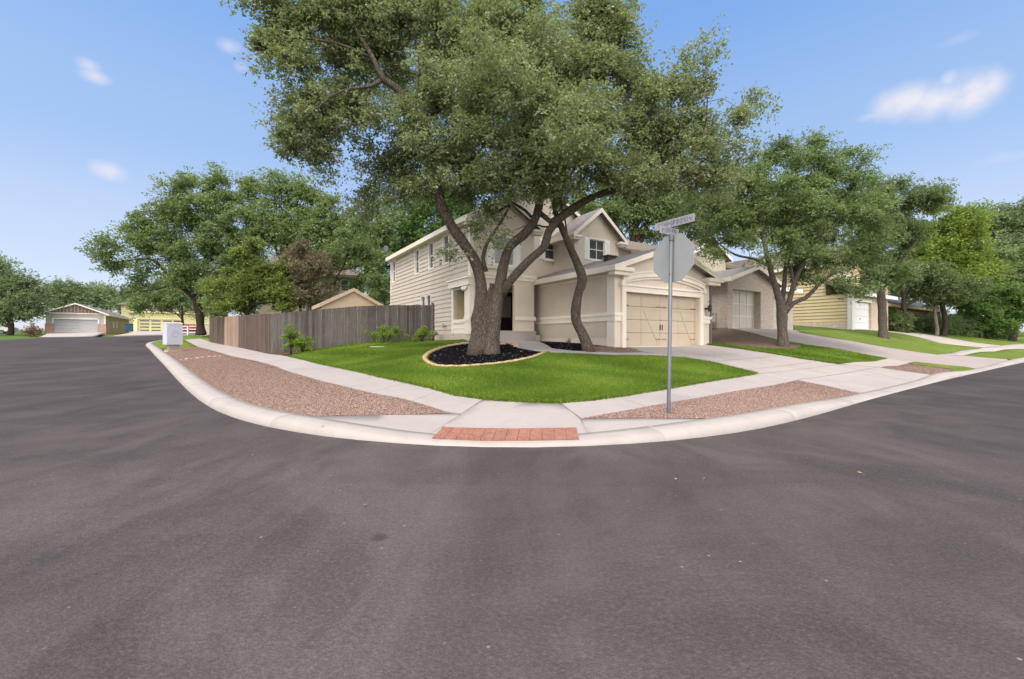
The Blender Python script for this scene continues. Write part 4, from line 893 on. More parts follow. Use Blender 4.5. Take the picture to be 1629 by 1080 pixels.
for (x0, x1, y, zb, zt) in ((22.9, 25.75, 13.95, 1.96, 4.12), (27.95, 30.6, 14.7, 1.98, 4.08)):
    d = MB(); d.box(x0, x1, y - .02, y + .03, zb, zt); do = N.put(d, 'garage_door', plain('cream_grey_door', (.47, .45, .40), .6, .05)); g = MB()
    for k in range(5): x = x0 + (x1 - x0 - .06) * k / 4; g.box(x, x + .06, y - .05, y - .021, zb, zt)
    for k in range(4): z = zb + (zt - zb - .06) * k / 3; [g.box(x0 + .06 + (x1-x0-.06) * j / 4, x0 + (x1-x0-.06) * (j + 1) / 4, y - .045, y - .021, z, z + .06) for j in range(4)]
    N.put(g, 'door_rails', plain('cream_rail', (.60, .58, .53), .6), parent=do)
gable_b(N, 22.4, 27.2, 13.5, 18.4, 4.65, .31, .35, .4, roof=shing_m); 
r = MB(); slab(r, [(27.56, 14.0, 4.68), (31.9, 14.0, 4.68), (31.9, 18.4, 5.9), (27.56, 18.4, 5.9)]); ro = N.put(r, 'porch_roof', shing_m); t = MB(); t.box(27.56, 31.9, 13.97, 13.998, 4.44, 4.70); N.put(t, 'fascia', white_m, parent=ro)
up = MB(); wall(up, (20.3, 27), (20.3, 18.4), 1.6, 6.75, (), lap=.015, gable=(4.3, 8.6)); wall(up, (20.3, 18.4), (31.5, 18.4), 3, 6.75, [(5.2, 6.3, 5.2, 6.3)], lap=.015); wall(up, (31.5, 18.4), (31.5, 27), 1.6, 6.75, (), lap=.015, gable=(4.3, 8.6)); N.put(up, 'upper_wall', plain('cream_siding', (.52, .46, .35), .7, .06))
window(N, (20.3, 18.4), (31.5, 18.4), 5.25, 6.25, 5.25, 6.25, 1, 2)
r = MB(); slab(r, [(19.9, 18.0, 6.72), (31.9, 18.0, 6.72), (31.9, 22.7, 8.75), (19.9, 22.7, 8.75)]); slab(r, [(19.9, 22.7, 8.75), (31.9, 22.7, 8.75), (31.9, 27.4, 6.72), (19.9, 27.4, 6.72)]); ro = N.put(r, 'upper_roof', shing_b)
t = MB(); t.box(19.9, 31.9, 17.96, 17.997, 6.50, 6.74); t.box(19.9, 31.9, 18.0, 18.39, 6.50, 6.53); N.put(t, 'gutter', plain('brown_gutter', (.20, .15, .11), .6, .1), parent=ro)
dm = MB(); wall(dm, (25.0, 17.5), (28.8, 17.5), 4.5, 7.0, (), gable=(1.9, 8.1)); N.put(dm, 'gable_wall', plain('cream_siding', (.60, .52, .36)))
gable_b(N, 25.0, 28.8, 17.5, 20.5, 7.0, .58, .35, .3, roof=shing_b, name='gable_roof', trim=white_m)

# --- yellow neighbour
Y = House('yellow_house', 39.4, 13.9, 2.1, label='yellow sided house with pale stone base and small white garage door', cat='house')
w = MB(); wall(w, (39.4, 26), (39.4, 14.0), 2.75, 4.85, (), lap=.05, course=.26); Y.put(w, 'siding_wall', yel_m)
w = MB(); wall(w, (39.4, 26), (39.4, 15.6), 4.85, 7.4, (), lap=.05, course=.26); wall(w, (39.4, 15.6), (46.7, 15.6), 4.5, 7.4, [(2.6, 3.8, 5.6, 6.8)], lap=.02, course=.24, gable=(3.65, 9.2)); wall(w, (46.7, 13.9), (46.7, 26), 1.7, 7.4, (), lap=.02); Y.put(w, 'upper_wall', yel_m)
window(Y, (39.4, 15.6), (46.7, 15.6), 2.65, 3.75, 5.65, 6.75, 2, 2)
s = MB(); wall(s, (39.36, 26), (39.36, 13.9), 1.3, 2.75, ()); s.face([(39.36, 13.9, 2.75), (39.4, 13.9, 2.75), (39.4, 26, 2.75), (39.36, 26, 2.75)]); wall(s, (39.36, 13.9), (46.7, 13.9), 1.3, 4.85, [(.52, 3.75, 2.12, 4.27)], reveal=.2); Y.put(s, 'stone_base', stone_y)
t = MB(); t.box(39.33, 39.86, 13.84, 13.898, 1.5, 4.7); t.box(39.32, 39.355, 13.84, 14.15, 1.5, 4.85); t.box(39.86, 43.15, 13.85, 13.898, 4.28, 4.5); Y.put(t, 'trim', white_m, split=1)
d = MB()
for k in range(4): d.box(39.9, 43.12, 14.06, 14.1, 2.13 + k * .535, 2.13 + (k + 1) * .535 - .012)
do = Y.put(d, 'garage_door', white_p); hd = MB(); hd.box(41.3, 41.5, 14.03, 14.06, 2.95, 3.0); Y.put(hd, 'handle', iron_m, parent=do)
r = MB(); slab(r, [(39.0, 13.4, 4.92), (47.1, 13.4, 4.92), (47.1, 15.6, 5.9), (39.0, 15.6, 5.9)]); ro = Y.put(r, 'garage_roof', shing_b); t = MB(); t.box(39.0, 47.1, 13.37, 13.398, 4.68, 4.94); Y.put(t, 'fascia', white_m, parent=ro)
gable_b(Y, 39.4, 46.7, 15.6, 26, 7.4, .5, .4, .4, roof=shing_b, trim=white_m)

# --- rust-coloured stone house far right
S = House('stone_house', 49.5, 15.5, 2.1, label='low rust-coloured stone house with dark grey roof behind the hedge', cat='house')
w = MB(); wall(w, (49.5, 24), (49.5, 15.5), 1.7, 4.6, ()); wall(w, (49.5, 15.5), (68, 15.5), 1.7, 4.6, [(6, 7.4, 3.1, 4.2)]); wall(w, (68, 15.5), (68, 24), 1.7, 4.6, ()); S.put(w, 'stone_wall', brick_o); window(S, (49.5, 15.5), (68, 15.5), 6.05, 7.35, 3.15, 4.15, 2, 2)
r = MB(); slab(r, [(48.9, 14.9, 4.62), (68.6, 14.9, 4.62), (66, 19.75, 6.7), (51.5, 19.75, 6.7)]); slab(r, [(51.5, 19.75, 6.7), (66, 19.75, 6.7), (68.6, 24.6, 4.62), (48.9, 24.6, 4.62)])
slab(r, [(48.9, 24.6, 4.62), (48.9, 14.9, 4.62), (51.5, 19.75, 6.7)]); ro = S.put(r, 'roof', shing_d); t = MB(); t.box(48.9, 68.6, 14.86, 14.897, 4.38, 4.64); S.put(t, 'fascia', plain('tan_fascia', (.40, .33, .22), .6), parent=ro)

# --- house across the left street, grey garage
Q = House('garage_house', -25.2, 96.9, 2.6, label='single-storey house across the left street with wide grey garage door and pink brick piers', cat='house')
w = MB(); wall(w, (-25.2, 96.9), (-18.2, 96.9), 2.2, 5.55, [(.9, 6.05, 2.62, 4.62)], reveal=.2); wall(w, (-25.2, 115.5), (-25.2, 96.9), 2.2, 5.6, ()); Q.put(w, 'front_wall', grey_s)
w = MB(); wall(w, (-18.2, 96.9), (-18.2, 115.5), 2.0, 5.6, [(5.2, 5.8, 3.5, 4.6), (7.8, 8.4, 3.5, 4.6)], lap=.02); Q.put(w, 'side_wall', taupe_s)
for u0 in (5.25, 7.85): window(Q, (-18.2, 96.9), (-18.2, 115.5), u0, u0 + .5, 3.55, 4.55, 1, 1)
w = MB(); wall(w, (-25.15, 96.84), (-18.25, 96.84), 5.55, 5.65, (), gable=(3.45, 7.1)); Q.put(w, 'gable_wall', plain('brown_gable', (.24, .165, .135), .8, .3, 1))
t = MB(); [t.box(-24.9 + .42 * k, -24.9 + .42 * k + .14, 96.76, 96.83, 5.66, 5.66 + max(.12, 1.42 * (1 - abs(-24.83 + .42 * k + 21.7) / 3.45) - .08)) for k in range(16)]; Q.put(t, 'gable_batten', plain('tan_batten', (.36, .28, .23)), split=1)
t = MB(); t.box(-25.2, -18.2, 96.72, 96.83, 5.46, 5.64); t.box(-24.5, -24.3, 96.8, 96.898, 3.9, 4.8); t.box(-19.15, -18.95, 96.8, 96.898, 3.9, 4.8); t.box(-24.5, -18.95, 96.8, 96.898, 4.62, 4.8); t.box(-18.4, -18.18, 96.8, 96.898, 3.9, 5.46); Q.put(t, 'trim', white_m, split=1)
t = MB(); t.box(-25.25, -24.3, 96.70, 96.897, 2.2, 3.85); t.box(-19.15, -18.1, 96.70, 96.897, 2.2, 3.85); t.box(-18.197, -18.1, 96.897, 97.7, 2.2, 3.85); Q.put(t, 'brick_pier', brick_p, split=1)
d = MB(); [d.box(-24.3, -19.15, 97.05, 97.08, 2.62 + k * .5, 3.10 + k * .5) for k in range(4)]; Q.put(d, 'garage_door', grey_p)
gable_b(Q, -25.2, -18.2, 96.9, 115.5, 5.6, .43, .5, .6, roof=shing_b, trim=white_m)
t = MB(); [t.lathe([(.12, 0), (.12, .5), (.2, .5), (.2, .6)], (x, y, z), 8) for x, y, z in ((-20.6, 99, 6.5), (-19.8, 101.5, 6.2), (-19.3, 105, 6.0))]; Q.put(t, 'roof_vent', grey_p, split=1)

# --- yellow house beyond it
V = House('yellow_garage_house', -14.2, 94.4, 2.6, label='pale yellow two-storey house at the bend with panelled yellow garage door', cat='house')
w = MB(); wall(w, (-14.2, 94.4), (-2, 94.4), 2.2, 6.0, [(.45, 6.6, 2.62, 4.78)], reveal=.15); wall(w, (-14.2, 112), (-14.2, 94.4), 2.2, 6.0, ()); V.put(w, 'garage_wall', yelp_m)
w = MB(); wall(w, (-19.6, 117), (-2, 117), 2.5, 8.3, [(1.7, 3.0, 6.0, 7.7)], lap=.02); wall(w, (-19.6, 128), (-19.6, 117), 2.5, 8.3, ()); V.put(w, 'upper_wall', yelp_m); window(V, (-19.6, 117), (-2, 117), 1.8, 2.9, 6.1, 7.6, 2, 2)
d = MB()
for k in range(4): d.box(-13.75, -7.6, 94.50, 94.54, 2.63 + k * .537, 2.63 + (k + 1) * .537 - .02)
do = V.put(d, 'garage_door', yelp_m); g = MB(); f = MB()
for k in range(4):
    for j in range(4): x = -13.6 + j * 1.5; g.box(x + .1, x + 1.3, 94.465, 94.498, 2.78 + k * .537, 3.0 + k * .537)
V.put(g, 'door_glass', glass_m, parent=do, split=1)
t = MB(); t.box(-14.3, -13.8, 94.3, 94.398, 2.2, 5.0); t.box(-13.8, -7.6, 94.3, 94.398, 4.8, 5.0); t.box(-14.6, -5.5, 93.9, 94.395, 5.85, 6.05); V.put(t, 'trim', plain('yellow_trim', (.66, .64, .34), .6), split=1)
r = MB(); slab(r, [(-14.7, 93.9, 6.2), (-1.5, 93.9, 6.2), (-1.5, 103, 8.3), (-14.7, 103, 8.3)]); slab(r, [(-14.7, 103, 8.3), (-1.5, 103, 8.3), (-1.5, 111.8, 6.3), (-14.7, 111.8, 6.3)]); V.put(r, 'roof', shing_b)
r = MB(); slab(r, [(-20.2, 116.3, 8.5), (-1.5, 116.3, 8.5), (-4, 122, 11.4), (-14, 122, 11.4)]); slab(r, [(-20.2, 128.6, 8.5), (-20.2, 116.3, 8.5), (-14, 122, 11.4)]); V.put(r, 'upper_roof', shing_b)

# --- house and shed beyond the fence
E = House('rear_house', 2, 51, 2.0, label='two-storey house with one sash window seen above the fence behind the tan shed', cat='house')
w = MB(); wall(w, (2, 51), (12.4, 51), 1.5, 8.4, [(7.85, 8.75, 6.75, 8.05)], lap=.02); wall(w, (12.4, 51), (12.4, 60), 1.5, 8.4, ()); E.put(w, 'wall', plain('tan_siding', (.50, .43, .32), .75, .1, dirt=.2)); window(E, (2, 51), (12.4, 51), 7.9, 8.7, 6.8, 8.0, 1, 2)
r = MB(); slab(r, [(1.5, 50.3, 8.5), (13, 50.3, 8.5), (11, 55.5, 10.6), (3.5, 55.5, 10.6)]); slab(r, [(13, 50.3, 8.5), (13, 60.7, 8.5), (11, 55.5, 10.6)]); ro = E.put(r, 'roof', shing_b); t = MB(); t.box(1.5, 13, 50.27, 50.298, 8.22, 8.5); E.put(t, 'fascia', plain('brown_fascia', (.14, .11, .09)), parent=ro)
D_ = House('garden_shed', 4.35, 28.0, 1.4, label='tan garden shed with gable roof rising above the wooden fence', cat='shed')
w = MB(); wall(w, (4.35, 28), (8.0, 28), 1.2, 3.45, (), gable=(1.83, 4.42)); wall(w, (4.35, 31), (4.35, 28), 1.2, 3.45, ()); wall(w, (8.0, 28), (8.0, 31), 1.2, 3.45, ()); D_.put(w, 'wall', plain('tan_board', (.46, .36, .27), .8, .06)); gable_b(D_, 4.35, 8.0, 28, 31, 3.45, .53, .12, .08, roof=plain('tan_roof', (.40, .31, .23), .9, .1), trim=plain('tan_board', (.46, .36, .27)))

# ------------------------------------------------------------------ trees
bark_oak = m_bark('oak_bark', (.085, .066, .054), (.165, .14, .12)); bark_dark = m_bark('dark_bark', (.05, .038, .03), (.10, .08, .065)); bark_grey = m_bark('grey_bark', (.10, .082, .07), (.18, .15, .13))
leaf_oak = m_tint('oak_leaf', [(.11, .13, .072), (.185, .215, .12), (.255, .29, .165), (.37, .41, .25)], .45, .42, .4)
leaf_mid = m_tint('elm_leaf', [(.085, .125, .055), (.14, .20, .085), (.19, .26, .11), (.25, .33, .15)], .45, .40, .4)
leaf_dark = m_tint('dark_leaf', [(.06, .09, .045), (.105, .15, .07), (.145, .20, .09), (.20, .26, .12)], .45, .38, .4)
leaf_lime = m_tint('lime_leaf', [(.10, .17, .03), (.16, .235, .045), (.24, .32, .06), (.36, .45, .08)], .5, .42, .3)
leaf_brt = m_tint('bright_leaf', [(.05, .10, .025), (.085, .16, .04), (.125, .22, .055), (.18, .29, .08)], .5, .35, .3)
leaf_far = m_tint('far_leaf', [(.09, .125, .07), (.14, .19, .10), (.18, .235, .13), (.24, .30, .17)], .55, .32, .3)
leaf_red = m_tint('russet_leaf', [(.12, .11, .065), (.18, .165, .10), (.23, .195, .125), (.19, .22, .10)], .6, .28, .2)
leaf_cedar = m_tint('cedar_leaf', [(.075, .11, .03), (.14, .19, .045), (.20, .26, .06), (.27, .33, .09)], .6, .28, .2)

def leaves(cent, sprd, tints, L, Wd, rng, up=.35, droop=0.0, fan=False):
    """one diamond leaf per row of cent"""
    n = len(cent); d = rng.normal(0, 1, (n, 3)); d[:, 2] *= .6; d[:, 2] -= droop; d += sprd * .6; d /= np.linalg.norm(d, axis=1)[:, None]
    nr = rng.normal(0, 1, (n, 3)); nr[:, 2] += up * 2; s = np.cross(d, nr); s /= np.linalg.norm(s, axis=1)[:, None] + 1e-9
    l = L * rng.uniform(.6, 1.3, n)[:, None]; w = Wd * rng.uniform(.6, 1.3, n)[:, None]; k = np.cross(s, d) * l * rng.uniform(-.15, .15, n)[:, None]
    V = np.stack([cent, cent + d * l * .45 + s * w * .5, cent + d * l + k, cent + d * l * .45 - s * w * .5], 1)
    return V.reshape(-1, 3)

def px_limb(pts):
    """(px, py, depth, radius) -> world"""
    pts = [p if p[3] else (*p[:3], pts[i + 1][3]) for i, p in enumerate(pts)]
    return [(*W(a, b, D), r) for (a, b, D, r) in pts]

def smooth_limb(pts, step):
    C = catmull3(pts, step); return C
def catmull3(P, step):
    P = [np.array(p, float) for p in P]; out = []
    for i in range(len(P) - 1):
        p0, p1, p2, p3 = P[max(i-1, 0)], P[i], P[i+1], P[min(i+2, len(P)-1)]
        n = max(1, int(np.linalg.norm((p2 - p1)[:3]) / step))
        for k in range(n):
            t = k / n; out.append(.5 * ((2*p1) + (-p0+p2)*t + (2*p0-5*p1+4*p2-p3)*t*t + (-p0+3*p1-3*p2+p3)*t**3))
    out.append(P[-1]); return np.array(out)

def tree(name, base, limbs, clumps, leaf_mat, bark, n_leaves, L=.09, Wd=.05, tip_area=.55, blob=.42, seed=1, droop=.15, sides=10, twig=.012, extra_tip=0, stub=None, wig=.10, flat=.7, gappy=.35, **kw):
    """limbs: world polylines (x,y,z,r); clumps: (centre xyz, radii xyz, weight)"""
    rng = np.random.default_rng(seed); org = np.array(base, float); root = empty(name, tuple(base), **kw)
    mb = MB(); prng = random.Random(seed); nodes = []; nrad = []; ndir = []
    for li, l in enumerate(limbs):
        C = catmull3(l, .22 if li < 8 else .3); w = np.cumsum(rng.normal(0, .35, (len(C), 3)), 0) * .012
        C[2:, :3] += w[2:] - w[2] if len(C) > 3 else 0
        rad = np.maximum(C[:, 3], .008) * (1 + .05 * np.sin(np.arange(len(C)) * 1.3 + li))
        mb.tube(C[:, :3].tolist(), rad.tolist(), sides if rad[0] > .08 else 6, rough=.05 if rad[0] > .1 else 0, rng=None)
        z0 = C[0, 2] + (C[:, 2].max() - C[0, 2]) * (.35 if li == 0 and len(limbs) > 1 else .1)
        for c, r in zip(C, rad):
            if c[2] > (z0 if li == 0 or c[2] < org[2] + 1.8 else -9): nodes.append(c[:3]); nrad.append(r)
    area = np.array([c[1][0] * c[1][2] * c[2] for c in clumps]); tips = []; tw = []
    for ci, ((cc, rr, wgt), ar) in enumerate(zip(clumps, area)):
        k = max(3, int(3.14 * rr[0] * rr[2] / tip_area * (.6 + .4 * rr[1])))
        v = rng.normal(0, 1, (k, 3)); v /= np.linalg.norm(v, axis=1)[:, None]; q = rng.random(k) ** .5 * 1.04
        p = np.array(cc) + v * q[:, None] * np.array(rr); tips.append(p); tw.append(np.full(k, wgt))
    tips = np.concatenate(tips); tw = np.concatenate(tw); N = np.array(nodes); Rr = np.array(nrad)
    order = np.argsort(((tips[:, None] - N[None, ::3]) ** 2).sum(2).min(1)); paths = []
    for t in order:
        p = tips[t]; d = np.linalg.norm(N - p, axis=1); pen = d * (1 + .0 * d) + np.where(Rr < .012, .5, 0) + np.clip(N[:, 2] - p[2], 0, 9) * .35
        j = int(np.argmin(pen)); a = N[j]; dd = p - a; ln = np.linalg.norm(dd)
        if ln < .15: continue
        k = max(2, int(ln / .45)); r0 = min(Rr[j] * .75, .010 + .016 * ln); ts = np.linspace(0, 1, k + 1)
        bend = np.array([0, 0, 1]) * ln * .10; w = rng.normal(0, wig * ln * .5, (k + 1, 3)) * np.sin(ts * math.pi)[:, None]
        C = a + dd * ts[:, None] + bend * np.sin(ts * math.pi)[:, None] + w; rad = r0 + (twig * .45 - r0) * ts
        mb.tube(C.tolist(), rad.tolist(), 5 if r0 > .03 else 3, cap=False); paths.append((t, C)); N = np.vstack([N, C[1:]]); Rr = np.r_[Rr, rad[1:]]
    mb.build('trunk', bark, parent=root, smooth=True, org=tuple(org))
    # leaves in clusters round the twig ends
    K = len(tips); wts = tw * rng.uniform(1 - gappy, 1 + gappy, K); cnt = rng.multinomial(n_leaves, wts / wts.sum()); idx = np.repeat(np.arange(K), cnt); n = len(idx)
    # leaves sit along short twigs that spray out from each branch end
    NS = max(K, n // 12); sp_tip = np.sort(rng.choice(K, NS, p=wts / wts.sum())); sidx = rng.integers(0, NS, n); idx = sp_tip[sidx]
    sd_ = rng.normal(0, 1, (NS, 3)); sd_[:, 2] = sd_[:, 2] * .7 - droop * .6; sd_ /= np.linalg.norm(sd_, axis=1)[:, None]; so = rng.normal(0, .30, (NS, 3)); sl = rng.uniform(.5, 1.15, NS); st = rng.normal(0, .10, NS)
    tt = rng.uniform(.1, 1, n); g = so[sidx] + sd_[sidx] * (tt * sl[sidx])[:, None]; g[:, 2] -= .18 * tt ** 2
    bs = blob * 1.35 * rng.uniform(.6, 1.3, K); c = tips[idx] + g * bs[idx][:, None] * np.array([1.1, 1.1, .5 + flat * .5]) + rng.normal(0, L * .38, (n, 3))
    ct = rng.normal(.0, .13, K); tint = np.clip(.42 + ct[idx] + st[sidx] + rng.normal(0, .12, n) , 0, 1); bright = rng.random(n) < .04; tint[bright] = np.clip(tint[bright] + .35, 0, 1)
    V = leaves(c, g * .35 + sd_[sidx] * .9, tint, L, Wd, rng, droop=droop)
    fast_mesh('crown', V, 4, leaf_mat, tint, parent=root, org=tuple(org)); return root

def pxc(D, *cl):
    """clumps given as (px, py, half width, half height[, depth offset[, weight]]) around depth D"""
    out = []
    for c in cl:
        dd = c[4] if len(c) > 4 else 0; w = c[5] if len(c) > 5 else 1; d = D + dd; s = d / F
        out.append((W(c[0], c[1], d), (c[2] * s, (c[2] + c[3]) / 2 * s * .9, c[3] * s), w * c[2] * c[3] * s * s))
    tot = [c[2] / (3.14 * c[1][0] * c[1][2] / .55) for c in out]
    return [(a, b, t) for (a, b, _), t in zip(out, tot)]
def gz(x, y): return T(x, y)
def tb(px_, D, dz=-.05): x = (px_ - CX) / F * D; return (x, D, T(x, D) + dz)

# --- the big live oak
D0 = 14.4; b0 = tb(776, D0, -.1); bz = b0[2]
def PL(*p): return px_limb(p)
limbs = [PL((757, 568, 14.35, .34), (758, 550, 14.4, .265), (762, 525, 14.4, .25), (761, 508, 14.4, .26), (765, 488, 14.4, .215), (766, 450, 14.4, .195), (758, 418, 14.35, .18), (741, 390, 14.2, .175), (719, 359, 14.0, .165), (703, 328, 13.8, .16), (697, 300, 13.7, .15), (681, 254, 13.5, .14), (672, 205, 13.3, .125), (653, 168, 13.1, .11), (629, 141, 12.9, .10), (608, 126, 12.7, .09), (592, 92, 12.6, .07), (571, 58, 12.5, .05), (555, 25, 12.4, .03)),
         PL((782, 568, 14.3, .30), (783, 545, 14.3, .25), (785, 515, 14.3, .245), (788, 485, 14.3, .23), (795, 458, 14.3, .20), (800, 428, 14.2, .165), (811, 393, 14.1, .15), (832, 375, 14.0, .145), (848, 355, 13.9, .14), (857, 330, 13.8, .13), (860, 300, 13.7, .12), (856, 262, 13.5, .10), (852, 220, 13.3, .08), (850, 170, 13.0, .06), (860, 110, 12.8, .04)),
         PL((770, 566, 14.42, .26), (771, 540, 14.4, .21), (773, 510, 14.4, .20), (776, 482, 14.4, .17), (780, 462, 14.4, .11), (782, 452, 14.4, .03)),
         PL((797, 470, 14.3, .16), (806, 455, 14.25, .15), (822, 434, 14.1, .135), (848, 408, 14.0, .13), (866, 392, 13.95, .13), (873, 368, 13.9, .13), (885, 352, 13.85, .14), (905, 336, 13.8, .135), (935, 316, 13.6, .12), (960, 306, 13.4, .10), (985, 300, 13.2, .085), (1004, 292, 13.1, .08), (1022, 299, 13.0, .07), (1050, 300, 12.8, .055), (1080, 298, 12.6, .04), (1110, 280, 12.5, .03)),
         PL((774, 432, 14.35, .0), (768, 410, 14.3, .075), (772, 392, 14.2, .07), (784, 372, 14.0, .055), (797, 352, 13.9, .05), (811, 326, 13.8, .035), (812, 300, 13.7, .02)),
         PL((608, 127, 12.7, .07), (590, 137, 12.6, .06), (560, 141, 12.4, .045), (530, 150, 12.2, .03), (500, 175, 12.0, .02)),
         PL((673, 200, 13.3, .10), (680, 182, 13.2, .10), (697, 174, 13.2, .09), (708, 152, 13.1, .08), (709, 120, 13.0, .06), (700, 80, 12.9, .04), (690, 40, 12.8, .02)),
         PL((660, 170, 13.2, .0), (668, 100, 13.1, .05), (660, 61, 13.0, .045), (641, 27, 12.9, .04), (626, 0, 12.8, .03)),
         PL((857, 318, 13.8, .08), (878, 308, 13.7, .07), (900, 290, 13.5, .055), (915, 266, 13.3, .04), (925, 230, 13.1, .02)),
         PL((850, 350, 13.9, .0), (836, 335, 13.9, .05), (815, 322, 14.0, .05), (795, 335, 14.1, .04), (775, 345, 14.2, .025)),
         PL((905, 335, 13.8, .10), (875, 352, 14.0, .09), (858, 338, 13.9, .08)),
         PL((990, 298, 13.2, .0), (1010, 288, 13.1, .05), (1026, 276, 13.0, .04), (1040, 250, 12.9, .025), (1060, 210, 12.9, .015)),
         PL((697, 300, 13.7, .06), (660, 280, 13.8, .05), (620, 265, 14.0, .035), (590, 280, 14.2, .02)),
         PL((852, 200, 13.2, .05), (900, 150, 13.4, .045), (925, 90, 13.6, .04), (945, 40, 13.8, .025), (955, 5, 13.8, .01)),
         PL((1070, 299, 12.7, .04), (1110, 240, 12.6, .03), (1125, 180, 12.6, .02), (1122, 110, 12.6, .012)),
         PL((652, 168, 13.1, .05), (600, 190, 13.0, .04), (550, 200, 12.8, .03), (500, 220, 12.7, .015)),
         PL((592, 92, 12.6, .05), (540, 70, 12.5, .04), (480, 60, 12.3, .03), (430, 60, 12.2, .015))]
cl = pxc(12.6, (672, 235, 34, 34, 0, .8), (655, 185, 30, 26, 0, .7), (690, 285, 24, 20, 0, .6)) + pxc(13.2, (445, 50, 50, 52, -.5), (430, 0, 48, 50, -.4), (452, 110, 42, 46, -.8), (470, 165, 44, 45, -.6), (500, 215, 52, 40, -.3), (528, 175, 55, 55), (508, 245, 30, 24, 0, .8), (518, 268, 17, 15, 0, .6), (540, 110, 60, 55), (510, 30, 65, 50), (580, 40, 60, 55), (590, 180, 40, 32), (560, 20, 60, 50), (625, 60, 50, 50, .2),
    (640, 10, 55, 45), (610, 225, 26, 22, .6, .7), (600, 265, 36, 32, 1.0), (640, 240, 45, 40, .8), (585, 305, 24, 22, 1.2, .8), (575, 335, 20, 16, 1.2, .5), (655, 290, 45, 38, .9), (712, 235, 46, 45, .9), (690, 150, 38, 40), (715, 90, 55, 55), (715, 20, 60, 45), (760, 130, 60, 58, -.6), (775, 50, 60, 55, -.6), (800, 0, 50, 50), (765, 210, 60, 50, -.8),
    (748, 275, 50, 38, .7), (738, 322, 36, 24, 1.1, .75), (772, 342, 28, 16, .8, .7), (754, 362, 20, 14, 1.0, .5), (795, 380, 20, 13, .2, .35), (720, 395, 12, 10, .3, .3), (800, 292, 52, 38, -.5), (845, 250, 62, 45, -1.0), (830, 170, 65, 60, -1.0), (850, 90, 58, 50, -.5), (838, 40, 38, 42, 0), (900, 115, 55, 45, .3), (895, 190, 62, 55, -.6), (850, 300, 38, 24, -.6, .8), (905, 255, 60, 40, -.6), (955, 205, 62, 55, -.3),
    (945, 60, 42, 45, .4), (965, 15, 48, 38, .4), (985, 50, 34, 38, .4), (925, 20, 36, 30, .4), (960, 125, 45, 42, .2), (1010, 130, 46, 42, .2), (1020, 195, 56, 50, -.2), (1065, 165, 40, 38, 0), (1070, 225, 56, 45, -.4), (985, 262, 60, 34, -.6), (1050, 272, 52, 32, -.4), (1110, 215, 42, 38, 0), (1105, 265, 52, 40, 0), (1150, 200, 36, 32, 0),
    (1185, 175, 24, 26, .2, .7), (1175, 225, 28, 28, .2, .8), (1150, 262, 44, 32, 0), (1112, 80, 12, 40, 0, .45), (1120, 130, 16, 26, 0, .55), (1095, 110, 10, 22, 0, .3), (1090, 150, 22, 20, 0, .6), (1205, 160, 12, 10, .3, .35), (905, 285, 32, 20, -.6, .7))
cl += pxc(17.2, (820, 200, 110, 90, .5, .35), (950, 190, 100, 80, .5, .35), (700, 160, 100, 80, 0, .3), (1040, 240, 80, 50, 0, .5), (620, 90, 80, 70, 0, .4), (780, 60, 110, 70, 0, .5), (900, 80, 80, 50, 0, .4)) + pxc(10.8, (800, 110, 75, 60, 0, .55), (920, 190, 60, 50, 0, .5))
tree('oak_tree', (b0[0], b0[1], bz), limbs, cl, leaf_oak, bark_oak, 420000, L=.10, Wd=.054, tip_area=.22, blob=.38, seed=11, sides=14, twig=.010, gappy=.7,
     label='huge twin-trunked live oak rising from the black mulch bed on the lawn', cat='tree')
# small spray of leaves low on the fork belongs to the oak: its clumps are above. The second, leaning oak
b1 = tb(934, 15.2, -.1)
limbs = [PL((936, 562, 15.2, .25), (933, 547, 15.2, .19), (925, 528, 15.2, .175), (916, 508, 15.15, .17), (917, 484, 15.1, .17), (921, 464, 15.0, .155), (927, 444, 14.9, .165), (920, 423, 14.8, .15), (911, 403, 14.7, .125), (902, 382, 14.5, .11), (892, 360, 14.3, .11), (882, 335, 14.2, .07), (880, 300, 14.2, .055), (890, 260, 14.3, .04)),
         PL((903, 382, 14.5, .0), (899, 350, 14.3, .03), (893, 328, 14.2, .022), (890, 300, 14.2, .012))]
tree('oak_tree', b1, limbs, pxc(14.4, (892, 298, 26, 16, 0, .8), (890, 262, 40, 26), (905, 235, 45, 30), (893, 322, 10, 8, -.3, .35), (806, 372, 2, 2, 0, .01)), leaf_oak, bark_oak, 9000, L=.085, Wd=.046, tip_area=.35, blob=.3, seed=12, sides=12, twig=.01,
     label='slender leaning live oak with a crooked trunk in front of the garage wall', cat='tree')

